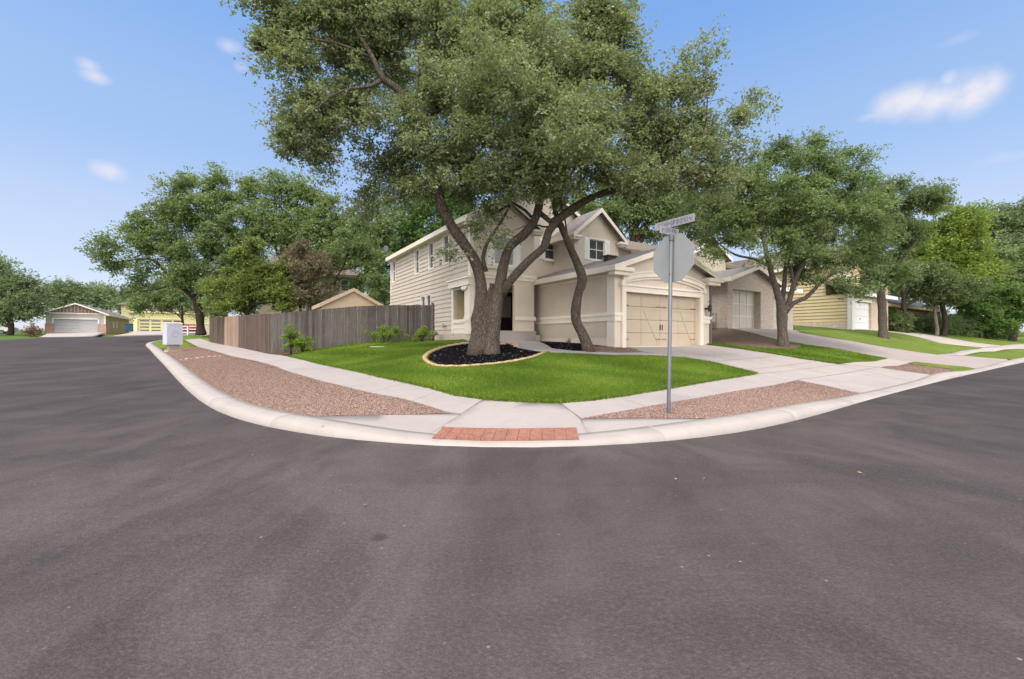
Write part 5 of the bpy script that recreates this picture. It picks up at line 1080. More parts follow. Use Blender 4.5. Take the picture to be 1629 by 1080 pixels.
# --- street tree before the brick house
D2 = 19.0; b2 = tb(1245, D2, -.05)
limbs = [PL((1245, 556, 19, .27), (1245, 540, 19, .21), (1244, 515, 19, .20), (1244, 495, 19, .20), (1238, 470, 19, .14), (1230, 445, 19, .12), (1222, 415, 18.9, .10), (1215, 385, 18.8, .08), (1208, 345, 18.6, .05), (1205, 300, 18.5, .03)),
         PL((1246, 500, 19, .14), (1255, 480, 18.9, .11), (1262, 455, 18.8, .10), (1272, 430, 18.7, .085), (1290, 400, 18.5, .07), (1315, 370, 18.3, .05), (1340, 345, 18.2, .03)),
         PL((1248, 498, 19, .12), (1262, 482, 18.9, .10), (1282, 473, 18.8, .085), (1300, 455, 18.7, .07), (1325, 435, 18.5, .05), (1355, 425, 18.4, .03)),
         PL((1243, 490, 19, .0), (1247, 455, 19.2, .09), (1250, 420, 19.3, .08), (1252, 380, 19.4, .06), (1258, 330, 19.5, .04), (1270, 280, 19.6, .02)),
         PL((1225, 425, 18.9, .07), (1200, 412, 18.7, .055), (1170, 405, 18.4, .045), (1145, 388, 18.2, .035), (1120, 360, 18.0, .02)),
         PL((1262, 455, 18.8, .06), (1258, 420, 18.6, .05), (1252, 395, 18.4, .04)), PL((1212, 380, 18.8, .05), (1180, 350, 18.6, .04), (1150, 320, 18.4, .025))]
cl = pxc(19, (1395, 330, 34, 30), (1390, 405, 32, 26), (1120, 310, 40, 34, -.5), (1270, 385, 50, 26, -.6), (1370, 440, 34, 16), (1200, 345, 50, 30, -.6), (1140, 330, 48, 38, -.8), (1110, 355, 32, 24, -.8, .8), (1170, 290, 55, 42, -.5), (1165, 375, 44, 22, -.8), (1130, 395, 32, 16, -.8, .55), (1215, 320, 55, 50, -.6), (1220, 265, 50, 35), (1275, 260, 55, 40), (1310, 235, 38, 26, 0, .9), (1330, 285, 55, 42), (1375, 300, 38, 36), (1350, 250, 40, 25, 0, .7), (1385, 265, 25, 20, 0, .6), (1280, 320, 60, 50, -.7), (1340, 345, 55, 45, -.3), (1250, 378, 48, 30, -.9), (1300, 395, 50, 34, -.5), (1345, 405, 44, 28, 0), (1375, 375, 34, 34, .4),
         (1210, 395, 30, 20, -.6, .6), (1310, 440, 36, 18, -.3, .8), (1225, 300, 60, 40, .8), (1160, 350, 45, 30, .3), (1300, 350, 70, 50, 1.2), (1348, 448, 28, 14, 0, .7), (1365, 465, 20, 9, 0, .45), (1275, 425, 34, 16, .6, .8), (1320, 415, 44, 20, .5), (1385, 430, 26, 18, .5, .8), (1290, 440, 30, 10, .8, .6), (1300, 225, 22, 16, 0, .5), (1240, 350, 50, 40, 1.2), (1195, 350, 40, 35, .5)) + pxc(22, (1260, 320, 90, 60, 0, .5), (1330, 320, 60, 60, 0, .4))
tree('street_tree', b2, limbs, cl, leaf_mid, bark_grey, 165000, L=.105, Wd=.052, tip_area=.45, blob=.38, seed=21, sides=12, droop=.3, flat=.6, gappy=.5, label='spreading shade tree with forked trunk on the mulch bank before the brick house', cat='tree', group=None)

D3 = 28.8; b3 = tb(1406, D3, -.05)
limbs = [PL((1406, 541, 28.8, .34), (1405, 525, 28.8, .26), (1404, 495, 28.8, .24), (1402, 465, 28.8, .22), (1400, 440, 28.8, .18), (1398, 405, 28.8, .13), (1400, 365, 28.8, .08), (1410, 330, 28.8, .04)), PL((1402, 460, 28.8, .14), (1420, 440, 28.7, .11), (1440, 410, 28.6, .07), (1460, 380, 28.5, .04)), PL((1401, 458, 28.8, .12), (1385, 445, 28.8, .09), (1365, 430, 28.8, .05))]
cl = pxc(28.8, (1410, 320, 45, 28), (1450, 325, 45, 28), (1432, 365, 40, 32), (1395, 370, 45, 36), (1395, 415, 44, 24), (1428, 410, 36, 26), (1412, 435, 34, 16, 0, .8), (1485, 315, 28, 18, 0, .4), (1505, 305, 18, 10, 0, .2), (1380, 340, 30, 30), (1375, 390, 24, 30))
tree('street_tree', b3, limbs, cl, leaf_dark, bark_grey, 62000, L=.15, Wd=.08, tip_area=.8, blob=.55, seed=31, droop=.25, gappy=.5, label='straight-trunked dark green tree on the lawn before the yellow house', cat='tree')

def simple_tree(name, px_, D, py_crown, crown, leaf_mat, n, L, seed, bark=bark_dark, r=.2, label='', fork=True, blob=None, tip=1.2, **kw):
    """a tree with the trunk foot at picture column px_ and depth D; crown lists clumps"""
    b = tb(px_, D, -.08); s = D / F; top = W(px_, py_crown, D)[2]; x, y, z = b; rng = random.Random(seed)
    h = top - z; lim = [[(x, y, z, r * 1.25), (x + .02 * h, y, z + h * .12, r), (x - .02 * h, y, z + h * .4, r * .85), (x + .01 * h, y, z + h * .7, r * .5), (x, y, top, r * .15)]]
    C = pxc(D, *crown); big = sorted(C, key=lambda c: -c[1][0])[:7]
    for c in big:
        t = rng.uniform(.3, .5); st = (x, y, z + h * t, r * .5); e = c[0]
        lim.append([st, ((x * .6 + e[0] * .4), (y * .6 + e[1] * .4), st[2] * .5 + e[2] * .5 + rng.uniform(0, .1) * h, r * .33), (e[0], e[1], e[2], r * .1)])
    kw.setdefault('gappy', .5)
    return tree(name, b, lim, C, leaf_mat, bark, n, L=L, Wd=L * .55, tip_area=tip, blob=blob or L * 4.2, seed=seed, sides=8, label=label, cat='tree', **kw)

GRP = None
simple_tree('lime_tree', 1500, 40, 345, [(1510, 350, 40, 26), (1540, 345, 30, 22), (1500, 390, 48, 30), (1540, 385, 35, 34), (1560, 410, 25, 26), (1470, 410, 34, 26), (1515, 430, 50, 24), (1480, 445, 34, 16), (1455, 400, 26, 26), (1458, 435, 24, 16), (1550, 440, 26, 18)], leaf_lime, 42000, .24, 41, r=.2, label='bright lime green tree between the dark street tree and the far right trees', blob=.75)
simple_tree('shade_tree', 1600, 60, 335, [(1570, 345, 26, 20), (1600, 345, 30, 22), (1630, 350, 40, 28), (1590, 380, 35, 26), (1630, 400, 40, 40), (1660, 360, 40, 40), (1580, 400, 25, 25)], leaf_far, 26000, .36, 42, r=.35, label='tall grey-green tree at the far right edge behind the lime green one', blob=1.3, tip=2.2)
simple_tree('shade_tree', 1610, 46, 380, [(1600, 415, 32, 28), (1635, 420, 35, 40), (1575, 440, 26, 26), (1610, 450, 35, 22), (1560, 460, 25, 16), (1540, 470, 22, 14)], leaf_mid, 26000, .28, 43, r=.25, label='rounded mid green tree at the far right above the bushy small tree', blob=.9, tip=1.5)
simple_tree('yard_tree', 1440, 39, 400, [(1440, 425, 34, 18), (1465, 440, 36, 20), (1500, 455, 34, 22), (1430, 450, 22, 12, 0, .7), (1480, 470, 26, 14, 0, .7), (1415, 440, 18, 12, 0, .6), (1530, 460, 26, 22)], leaf_dark, 22000, .22, 44, r=.17, label='small dark tree with a thin trunk in front of the rust stone wall', blob=.75, tip=1.0)
simple_tree('bushy_tree', 1560, 43, 455, [(1545, 480, 24, 20), (1560, 515, 28, 16), (1585, 522, 26, 14), (1575, 470, 32, 22), (1605, 470, 30, 24), (1630, 480, 26, 26), (1590, 500, 34, 22), (1560, 490, 24, 16), (1620, 510, 24, 18), (1545, 505, 18, 12)], leaf_brt, 34000, .22, 45, r=.11, label='bright green bushy small tree with pale stems at the end of the hedge', blob=.5, tip=.7, bark=bark_grey)
simple_tree('slim_tree', 1489, 40, 445, [(1489, 460, 24, 16, 0, .8), (1505, 475, 22, 14, 0, .7), (1472, 470, 20, 12, 0, .6)], leaf_dark, 9000, .2, 46, r=.14, label='slim tree with pinkish grey trunk growing through the hedge', blob=.5, tip=.7, bark=m_bark('pink_bark', (.26, .20, .17), (.36, .29, .25)))
# behind the corner house
simple_tree('backyard_tree', 1010, 36, 250, [(960, 330, 40, 26), (1000, 315, 45, 28), (1050, 335, 45, 26), (1020, 350, 30, 18, 0, .6), (940, 350, 26, 18, 0, .5), (1075, 360, 34, 22, 0, .6), (985, 290, 45, 28), (925, 320, 30, 22), (975, 365, 24, 16, 0, .6), (1045, 372, 26, 14, 0, .5)], leaf_mid, 42000, .22, 51, r=.3, label='tall tree with bare upright stems behind the garage roof', blob=.8, tip=1.2, gappy=.8)
simple_tree('backyard_tree', 1085, 40, 260, [(1085, 335, 45, 30), (1120, 350, 40, 30), (1060, 300, 40, 28), (1150, 330, 40, 30)], leaf_dark, 20000, .24, 52, r=.3, label='dark tree behind the brick house roof right of the street name sign', blob=.8, tip=1.3, gappy=.7)
simple_tree('backyard_tree', 655, 44, 320, [(640, 345, 50, 40), (690, 350, 45, 40), (610, 385, 40, 34), (665, 395, 50, 34), (720, 330, 45, 35), (600, 425, 30, 26), (640, 440, 30, 30), (590, 455, 26, 22), (700, 300, 50, 30)], leaf_brt, 46000, .24, 53, r=.35, label='bright green tree rising behind the siding wall of the corner house', blob=.85, tip=1.4)
simple_tree('backyard_tree', 603, 40, 330, [(545, 370, 40, 28), (580, 340, 40, 28), (510, 360, 40, 28), (535, 405, 40, 20), (585, 395, 32, 26), (500, 400, 36, 26), (598, 440, 14, 22), (606, 470, 10, 14), (600, 365, 30, 25)], leaf_mid, 36000, .22, 54, r=.25, label='loose grey-green tree above the garden shed', blob=.75, tip=1.2, gappy=.7)

# --- left group: the street oak by the mailbox and its neighbours
D7 = 42; b7 = tb(320, D7, -.1)
limbs = [PL((320, 533, 42, .48), (319, 520, 42, .36), (317, 500, 42, .34), (313, 482, 42, .33), (308, 465, 42, .28), (312, 440, 42, .22), (330, 405, 42, .15), (345, 360, 42, .10), (340, 310, 42, .05)),
         PL((312, 480, 42, .22), (295, 462, 41.5, .20), (275, 450, 41, .17), (262, 430, 41, .14), (245, 415, 40.5, .11), (225, 412, 40, .07), (200, 415, 40, .04)),
         PL((313, 478, 42, .20), (325, 465, 42, .16), (350, 460, 42, .11), (375, 450, 42, .07)), PL((285, 455, 41.2, .14), (270, 455, 41, .10), (235, 462, 40.5, .07), (200, 465, 40, .04)), PL((308, 465, 42, .16), (290, 420, 42, .13), (280, 380, 42, .09), (275, 330, 42, .05)), PL((312, 440, 42, .13), (350, 400, 42, .10), (385, 375, 42, .07), (410, 350, 42, .04))]
cl = pxc(41, (195, 400, 34, 24), (178, 428, 22, 16), (205, 450, 30, 18, 0, .7), (230, 370, 38, 32), (225, 420, 36, 24, 0, .7), (255, 345, 40, 32), (290, 300, 32, 26), (305, 280, 22, 14, 0, .7), (330, 290, 30, 26), (350, 275, 16, 12, 0, .5), (365, 300, 24, 24), (300, 345, 45, 36), (350, 340, 45, 34), (270, 395, 42, 34), (325, 395, 48, 38), (375, 380, 42, 34), (285, 435, 38, 26), (240, 460, 28, 14, 0, .5), (330, 440, 42, 28), (185, 465, 16, 10, 0, .35), (380, 420, 40, 26), (265, 320, 24, 18, 0, .6), (350, 470, 30, 22))
tree('street_oak', b7, limbs, cl, leaf_mid, bark_dark, 82000, L=.22, Wd=.12, tip_area=1.2, blob=.75, seed=61, droop=.1, flat=.55, gappy=.6, label='wide oak on the grass bank beyond the end of the wooden fence', cat='tree')
simple_tree('yard_tree', 455, 40, 290, [(420, 310, 34, 26), (455, 295, 32, 20), (485, 300, 24, 24), (440, 340, 44, 30), (490, 340, 38, 28), (520, 325, 22, 18, 0, .8), (405, 365, 36, 30), (460, 375, 50, 30), (510, 375, 34, 28), (400, 290, 16, 10, 0, .5), (535, 395, 30, 22), (515, 425, 20, 16, 0, .6)], leaf_mid, 50000, .22, 62, r=.3, label='tall tree over the fence with an upright leafy top', blob=.8, tip=1.2)
def leaner():
    b = tb(512, 31, -.05); L_ = [PL((508, 520, 31, .12), (514, 495, 31, .10), (525, 468, 31, .09), (537, 440, 31, .085), (548, 415, 31, .07), (556, 390, 31, .06), (565, 370, 31, .03)), PL((545, 440, 31, .08), (525, 455, 30.8, .06), (505, 468, 30.6, .04)), PL((548, 428, 31, .07), (530, 420, 31, .05), (515, 405, 31, .03))]
    tree('leaning_tree', b, L_, pxc(31, (560, 388, 36, 20, 0, .8), (592, 400, 24, 24), (530, 400, 30, 16, 0, .6), (598, 440, 12, 20, 0, .8), (606, 470, 10, 12, 0, .5), (550, 360, 30, 18, 0, .6)), leaf_mid, bark_dark, 15000, L=.17, Wd=.09, tip_area=.8, blob=.55, seed=63, label='leaning tree with dark bare limbs beside the garden shed', cat='tree')
leaner()
simple_tree('cedar_tree', 395, 29, 420, [(365, 455, 34, 24), (400, 430, 38, 28), (345, 475, 22, 18), (420, 465, 40, 28), (375, 485, 34, 14), (435, 435, 24, 24), (400, 400, 20, 14), (455, 480, 26, 18), (380, 415, 20, 14)], leaf_cedar, 46000, .15, 64, r=.14, label='dense feathery green cedar leaning over the fence', blob=.48, tip=.6, droop=-.3)
simple_tree('russet_tree', 480, 30, 390, [(480, 420, 32, 28), (460, 450, 26, 26), (500, 440, 28, 26), (485, 475, 38, 20), (508, 462, 18, 20, 0, .7), (478, 395, 18, 12, 0, .7), (450, 480, 22, 14), (498, 490, 24, 12)], leaf_red, 34000, .14, 65, r=.10, label='brownish russet feathery tree behind the fence next to the green cedar', blob=.45, tip=.6, droop=-.3)
simple_tree('yard_tree', 291, 58, 455, [(240, 478, 26, 12), (262, 468, 26, 12), (285, 475, 22, 16), (225, 488, 14, 6, 0, .6), (310, 485, 20, 14), (270, 482, 20, 8, 0, .6)], leaf_mid, 14000, .26, 66, r=.16, label='small arching tree before the yellow garage behind the mailbox', blob=.9, tip=1.6)
simple_tree('yard_tree', 337, 38, 470, [(345, 485, 18, 12), (360, 470, 24, 18), (340, 460, 22, 16)], leaf_dark, 9000, .2, 67, r=.12, label='small dark tree behind the far end of the fence', blob=.6, tip=1.0)
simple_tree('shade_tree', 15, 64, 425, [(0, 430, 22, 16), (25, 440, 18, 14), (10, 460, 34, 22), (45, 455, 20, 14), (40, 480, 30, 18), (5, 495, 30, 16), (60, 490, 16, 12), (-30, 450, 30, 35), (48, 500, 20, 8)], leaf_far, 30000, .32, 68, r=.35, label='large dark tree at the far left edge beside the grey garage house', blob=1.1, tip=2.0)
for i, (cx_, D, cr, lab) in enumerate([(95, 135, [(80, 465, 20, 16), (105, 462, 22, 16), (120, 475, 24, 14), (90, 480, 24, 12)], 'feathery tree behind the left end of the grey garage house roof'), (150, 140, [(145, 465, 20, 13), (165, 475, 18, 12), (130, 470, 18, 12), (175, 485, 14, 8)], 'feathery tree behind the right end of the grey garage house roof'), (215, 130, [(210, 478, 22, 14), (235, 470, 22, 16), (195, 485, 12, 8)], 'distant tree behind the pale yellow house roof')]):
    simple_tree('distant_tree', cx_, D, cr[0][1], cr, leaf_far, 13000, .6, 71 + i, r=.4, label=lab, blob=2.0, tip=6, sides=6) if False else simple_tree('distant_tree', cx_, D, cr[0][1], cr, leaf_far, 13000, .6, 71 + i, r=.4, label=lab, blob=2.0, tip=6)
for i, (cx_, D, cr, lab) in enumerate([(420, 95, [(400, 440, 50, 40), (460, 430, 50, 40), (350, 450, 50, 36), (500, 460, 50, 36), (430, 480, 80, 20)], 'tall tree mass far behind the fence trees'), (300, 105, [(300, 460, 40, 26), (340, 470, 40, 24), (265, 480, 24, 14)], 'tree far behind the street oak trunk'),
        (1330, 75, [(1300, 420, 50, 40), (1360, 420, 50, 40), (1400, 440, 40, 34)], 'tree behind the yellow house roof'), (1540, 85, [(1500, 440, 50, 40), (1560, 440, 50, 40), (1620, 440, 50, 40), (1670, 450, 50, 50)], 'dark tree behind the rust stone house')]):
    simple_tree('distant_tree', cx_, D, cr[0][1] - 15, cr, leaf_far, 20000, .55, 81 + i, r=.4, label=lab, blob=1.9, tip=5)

# --- shrubs and hedge
def shrub(name, x, y, rx, ry, h, mat, n, L, seed, label, cat='shrub', stem_mat=bark_dark, up=0, spiky=False, blob=.14, **kw):
    z = T(x, y); rng = random.Random(seed); lim = []
    for k in range(5):
        a = rng.uniform(0, 6.28); q = rng.uniform(.3, .7); lim.append([(x + .03 * math.cos(a), y + .03 * math.sin(a), z - .03, .016), (x + rx * q * .5 * math.cos(a), y + ry * q * .5 * math.sin(a), z + h * .45, .012), (x + rx * q * math.cos(a), y + ry * q * math.sin(a), z + h * .8, .006)])
    C = [((x, y, z + h * .5), (rx, ry, h * .5), 1)]
    return tree(name, (x, y, z), lim, C, mat, stem_mat, n, L=L, Wd=L * .45, tip_area=.03, blob=blob, seed=seed, twig=.004, label=label, cat=cat, droop=-up, **kw)
lime_shrub = m_tint('lime_shrub_leaf', [(.09, .17, .02), (.15, .26, .03), (.24, .36, .05), (.42, .34, .16)], .5, .35)
fx, fy = G(455, 566)
shrub('shrub', fx, fy + .4, .32, .3, 1.15, lime_shrub, 4500, .06, 91, 'upright leafy shrub with yellow-green tip at the fence corner', up=.5)
fx2, fy2 = G(470, 562); 
shrub('shrub', fx2 + .2, fy2 + .3, .48, .34, .6, lime_shrub, 3200, .06, 92, 'low leafy shrub beside the taller one at the fence corner', up=.3)
x, y = G(610, 547); shrub('flowering_shrub', x, y + .5, .95, .5, .75, lime_shrub, 11000, .05, 93, 'wide lime green flowering shrub along the middle of the fence', up=.7)
x, y = G(668, 545); shrub('shrub', x, y + .30, .62, .42, .75, lime_shrub, 5500, .05, 94, 'rounded green shrub where the fence meets the house wall', up=.5)
x, y = G(688, 543); shrub('pale_shrub', x, y + .2, .22, .2, .55, m_tint('pale_shrub_leaf', [(.15, .16, .12), (.26, .27, .22), (.40, .40, .36), (.55, .52, .48)], .6, .2), 1600, .045, 95, 'small pale-flowered shrub against the siding wall', up=.5)
hx = [(1424, 527, .9, 2.1, leaf_brt, 'light green rounded bush at the start of the hedge'), (1445, 530, 1.1, 1.75, leaf_dark, 'dark clipped bush next to the light green one'), (1468, 530, 1.1, 1.7, leaf_dark, 'dark clipped hedge bush left of the pinkish trunk'), (1496, 533, 1.2, 1.9, leaf_dark, 'dark hedge bush just right of the pinkish trunk'), (1522, 535, 1.3, 2.0, leaf_dark, 'dark hedge bush in the middle of the right row'),
      (1548, 537, 1.3, 2.0, leaf_dark, 'dark hedge bush left of the pale stems'), (1590, 541, 1.3, 1.9, leaf_dark, 'dark bush under the bright green bushy tree'), (1612, 541, 1.1, 1.7, leaf_dark, 'last dark bush of the hedge at the right edge')]
for i, (a, b_, rx, h, mt, lab) in enumerate(hx):
    x, y = G(a, b_); shrub('hedge_bush', x, y + rx * .8, rx, rx * .9, h, mt, 9000, .13, 100 + i, lab, 'bush', group='hedge bushes before the stone house', blob=.35)
x, y = G(52, 533); shrub('rusty_shrub', x, y, .9, .7, 1.3, m_tint('rust_leaf', [(.11, .07, .04), (.18, .11, .06), (.22, .15, .09), (.16, .15, .07)], .6, .2), 1500, .2, 120, 'small rust-coloured shrub by the white post at the far left', blob=.4)
# spiky yucca and a bare sprig before the garage wall
def yucca(px_, py_, h, n, seed, label, mat):
    x, y = G(px_, py_); z = T(x, y); rng = random.Random(seed); mb = MB(); t = empty('yucca', (x, y, z), label=label, cat='plant'); st = MB(); st.lathe([(.05, -.03), (.05, .06), (.03, .09)], (0, 0, 0), 8); st.build('stem', bark_dark, parent=t)
    for k in range(n):
        a = rng.uniform(0, 6.283); e = rng.uniform(.25, 1.35); L = h * rng.uniform(.7, 1.1); d = Vector((math.cos(a) * math.cos(e), math.sin(a) * math.cos(e), math.sin(e))); s = Vector((-math.sin(a), math.cos(a), 0)) * .014
        p = [Vector((0, 0, .05)) + d * (L * q) - Vector((0, 0, .10 * L * q * q)) for q in (0, .35, .7, 1)]; w = (1, 1.1, .7, .05)
        for i in range(3): mb.face([p[i] - s * w[i], p[i] + s * w[i], p[i+1] + s * w[i+1], p[i+1] - s * w[i+1]])
    o = mb.build('leaves', mat, parent=t)
yucca(985, 551, .55, 90, 5, 'spiky pale green yucca on the pink gravel by the garage corner', plain('yucca_leaf', (.20, .25, .14), .6, .2, 8, 0))
yucca(905, 548, .34, 16, 6, 'sparse dry yucca in the black mulch before the garage wall', plain('dry_leaf', (.26, .23, .19), .7, .2, 8, 0))

# ------------------------------------------------------------------ fence
wood_old = m_wood('weathered_wood', (.062, .056, .054), (.112, .101, .097), (.175, .16, .154)); wood_new = m_wood('new_wood', (.24, .17, .125), (.32, .235, .18), (.40, .30, .235)); wood_mid = m_wood('brown_wood', (.075, .055, .045), (.115, .085, .068), (.16, .125, .105))
def set_tint(o, vals):
    a = o.data.attributes.new('tint', 'FLOAT', 'FACE'); n = len(o.data.polygons); v = np.resize(np.asarray(vals, np.float32), n); a.data.foreach_set('value', v)
def fence_run(root, A, Bp, mat, seed, name='board_panel', label=None, posts=True, h=1.83):
    rng = random.Random(seed); A, Bp = np.array(A), np.array(Bp); L = np.linalg.norm(Bp - A); u = (Bp - A) / L; n = np.array([u[1], -u[0]])
    mb = MB(); tv = []; k = int(L / .142); w = L / k
    for i in range(k):
        s0, s1 = i * w + .0015, (i + 1) * w - .0015; p = A + u * (s0 + s1) / 2; zb = T(*p) + rng.uniform(.0, .03) - .02; zt = T(*p) + h + rng.uniform(-.009, .009); d = rng.uniform(-.006, .006); tl = rng.uniform(-.006, .006)
        q = []
        for (s, z, dd) in ((s0, zb, d), (s1, zb, d), (s1 + tl, zt, d), (s1 + tl, zt, d + .016), (0, 0, 0)): pass
        a0, a1 = A + u * s0, A + u * s1; b0, b1 = A + u * (s0 + tl), A + u * (s1 + tl)
        V = [(*(a0 + n * d), zb), (*(a1 + n * d), zb), (*(b1 + n * d), zt - .0), (*(b0 + n * d), zt)]
        V2 = [(*(a0 + n * (d + .017)), zb), (*(a1 + n * (d + .017)), zb), (*(b1 + n * (d + .017)), zt), (*(b0 + n * (d + .017)), zt)]
        mb.add(V + V2, [(3, 2, 1, 0), (4, 5, 6, 7), (0, 1, 5, 4), (1, 2, 6, 5), (2, 3, 7, 6), (3, 0, 4, 7)]); tv += [rng.random() ** 1.4] * 6
    o = mb.build(name, mat, parent=root, org=tuple(root.location)); set_tint(o, tv)
    if label: o['label'] = label
    rl = MB()
    for f in (.35, 1.0, 1.6):
        pts = [A + u * s for s in np.linspace(0, L, max(2, int(L / 2.4) + 1))]
        for p, q in zip(pts[:-1], pts[1:]):
            z0, z1 = T(*p) + f, T(*q) + f; a = [(*(p - n * .010), z0), (*(q - n * .010), z1), (*(q - n * .010), z1 + .085), (*(p - n * .010), z0 + .085)]
            rl.prism(a, (-n[0] * .038, -n[1] * .038, 0))
    rl.build('rail', wood_mid, parent=root, org=tuple(root.location))
    if posts:
        for s in np.arange(0, L + .1, 2.4):
            p = A + u * min(s, L - .05) - n * .1; z = T(*p); pb = MB(); pb.box(p[0] - .045, p[0] + .045, p[1] - .045, p[1] + .045, z - .1, z + h - .06); pb.build('post', wood_mid, parent=root, org=tuple(root.location))
FC = np.array((-11.06, 19.85)); FE = np.array((-22.9, 32.85)); FR = np.array((-4.05, 22.15))
fr = empty('wooden_fence', (FC[0], FC[1], T(*FC)), label='weathered grey privacy fence running along the left sidewalk and back to the siding wall', cat='fence')
def on_run(px_):
    r = (px_ - CX) / F; d = FE - FC; t = (FC[0] - r * FC[1]) / (r * d[1] - d[0]); return FC + d * t
pa, pb_ = on_run(380.2), on_run(357)
fence_run(fr, pa, FC, wood_mid, 1); fence_run(fr, pb_, pa, wood_new, 2, label='pale new boards let into the old fence', posts=False); fence_run(fr, FE, pb_, wood_mid, 3)
fence_run(fr, FC, FR, wood_old, 4)
e = MB(); e.box(FR[0] - .06, FR[0] + .05, FR[1] - .07, FR[1] + .05, T(*FR) - .1, T(*FR) + 1.95); e.build('post', wood_old, parent=fr, org=tuple(fr.location))

# ------------------------------------------------------------------ stop sign with street name blades, seen from behind
def stop_sign():
    sx, sy = W(1063.5, 652, 7.0)[:2]; z = T(sx, sy); t = empty('stop_sign', (sx, sy, z), math.atan2(A1[1], A1[0]), label='back of a grey octagonal stop sign on a steel pole with street name blades', cat='sign')
    lean = Vector((.01, -.045, 0)); H_ = 3.04 - z
    p = MB(); p.tube([Vector((0, 0, -.1)), Vector((0, 0, 0)), lean + Vector((0, 0, H_))], [.030, .030, .030], 16); p.build('pole', metal_m, parent=t, smooth=True)
    zc = 2.66 - z; c = lean * .85 + Vector((.045, 0, zc)); R_ = .381 / math.cos(math.pi / 8); oc = [(c.x, c.y + R_ * math.cos(math.pi / 8 + i * math.pi / 4), c.z + R_ * math.sin(math.pi / 8 + i * math.pi / 4)) for i in range(8)]
    o = MB(); o.prism(oc, (.004, 0, 0)); pl = o.build('sign_plate', plain('sign_back', (.27, .285, .285), .55, .06, 3, .05, 30, .4, .2), parent=t)
    red = MB(); red.prism([(c.x + .0045, c.y + (a[1] - c.y) * .97, c.z + (a[2] - c.z) * .97) for a in oc], (.0015, 0, 0)); red.build('sign_face', plain('sign_red', (.45, .02, .03), .4, .03), parent=pl)
    wb = MB(); wb.prism([(c.x + .0042, a[1], a[2]) for a in oc], (.0012, 0, 0)); wb.build('sign_border', white_p, parent=pl)
    cu = bpy.data.curves.new('lettering', 'FONT'); cu.body = 'STOP'; cu.size = .30; cu.align_x = 'CENTER'; cu.align_y = 'CENTER'; cu.extrude = .0008
    to = bpy.data.objects.new('lettering', cu); dg = None
    COL.objects.link(to); bpy.context.view_layer.update(); me = bpy.data.meshes.new_from_object(to); COL.objects.unlink(to); bpy.data.objects.remove(to)
    M_ = Matrix.Translation((c.x + .0075, c.y, c.z)) @ Matrix.Rotation(math.pi / 2, 4, 'Z') @ Matrix.Rotation(math.pi / 2, 4, 'X'); me.transform(M_); me.materials.append(white_p); link(bpy.data.objects.new('lettering', me), pl)
    for dz in (-.25, .25):
        b = MB(); b.tube([(c.x - .085, c.y, c.z + dz), (c.x + .008, c.y, c.z + dz)], .012, 6); b.build('bolt', metal_m, parent=t)
    k = MB(); k.lathe([(.036, 0), (.036, .10), (.02, .12)], (lean.x, lean.y, H_ - .10), 14); k.build('bracket', metal_m, parent=t)
    bl = plain('blade_metal', (.25, .25, .275), .55, .05, 5, .05, 30, .3, 0); ink = plain('blade_lettering', (.10, .095, .13), .6, .05)
    for (zz, d0, d1, ax) in ((3.155 - z, -.42, .32, 'y'), (3.025 - z, -.28, .18, 'x')):
        m = MB()
        if ax == 'y': m.box(-.004 + lean.x, .004 + lean.x, d0 + lean.y, d1 + lean.y, zz, zz + .125)
        else: m.box(d0 + lean.x, d1 + lean.x, lean.y - .004, lean.y + .004, zz, zz + .12)
        bo = m.build('street_name_blade', bl, parent=t, bevel=.0015); g = MB(); rg = random.Random(5); s = d0 + .05
        while s < d1 - .06:            # the lettering is a row of upright strokes too blurred to read
            w_ = rg.choice((.009, .012, .016)); h0 = rg.choice((.02, .02, .05)); h1 = rg.choice((.105, .105, .085))
            if ax == 'y': g.box(lean.x - .0052, lean.x - .0041, s + lean.y, s + w_ + lean.y, zz + h0, zz + h1)
            else: g.box(s + lean.x, s + w_ + lean.x, lean.y - .0052, lean.y - .0041, zz + h0, zz + h1)
            s += w_ + rg.choice((.008, .012, .02))
        g.build('lettering', ink, parent=bo)['kind'] = 'stuff'
stop_sign()

# ------------------------------------------------------------------ mailbox cabinet
def mailbox():
    x, y = W(276, 553, 23.6)[:2]; z = T(x, y); N_ = Vector((.853, -.53, 0)).normalized(); t = empty('cluster_mailbox', (x, y, z), math.atan2(N_.x, -N_.y), label='white metal cluster mailbox with a faded round emblem on a concrete pedestal', cat='mailbox')
    m = MB(); m.box(-.40, .34, -.26, .26, .36, 1.50); m.build('cabinet', plain('mailbox_paint', (.47, .49, .57), .5, .04, 2, .06), parent=t, bevel=.015)
    r = MB(); r.box(-.42, .36, -.28, .28, 1.50, 1.535); r.build('cap', white_p, parent=t, bevel=.01)
    p = MB(); p.box(-.24, .22, -.15, .15, .06, .36); p.build('pedestal', concrete, parent=t); b = MB(); b.box(-.34, .30, -.26, .26, -.1, .06); b.build('base', tan_edge, parent=t)
    e = MB(); n = 28
    for (cx_, a0, a1, rr) in ((-.02, .3, 5.6, .16),):
        P_ = [(cx_ + rr * math.cos(a), -.264, .98 + rr * math.sin(a)) for a in np.linspace(a0, a1, n)]; e.tube(P_, .011, 4)
    e.tube([(-.10, -.264, 1.0), (0, -.264, 1.03), (.12, -.264, .98), (.20, -.264, 1.0)], .010, 4); e.build('emblem', plain('faded_blue', (.36, .38, .48), .6, .05), parent=t)
mailbox()

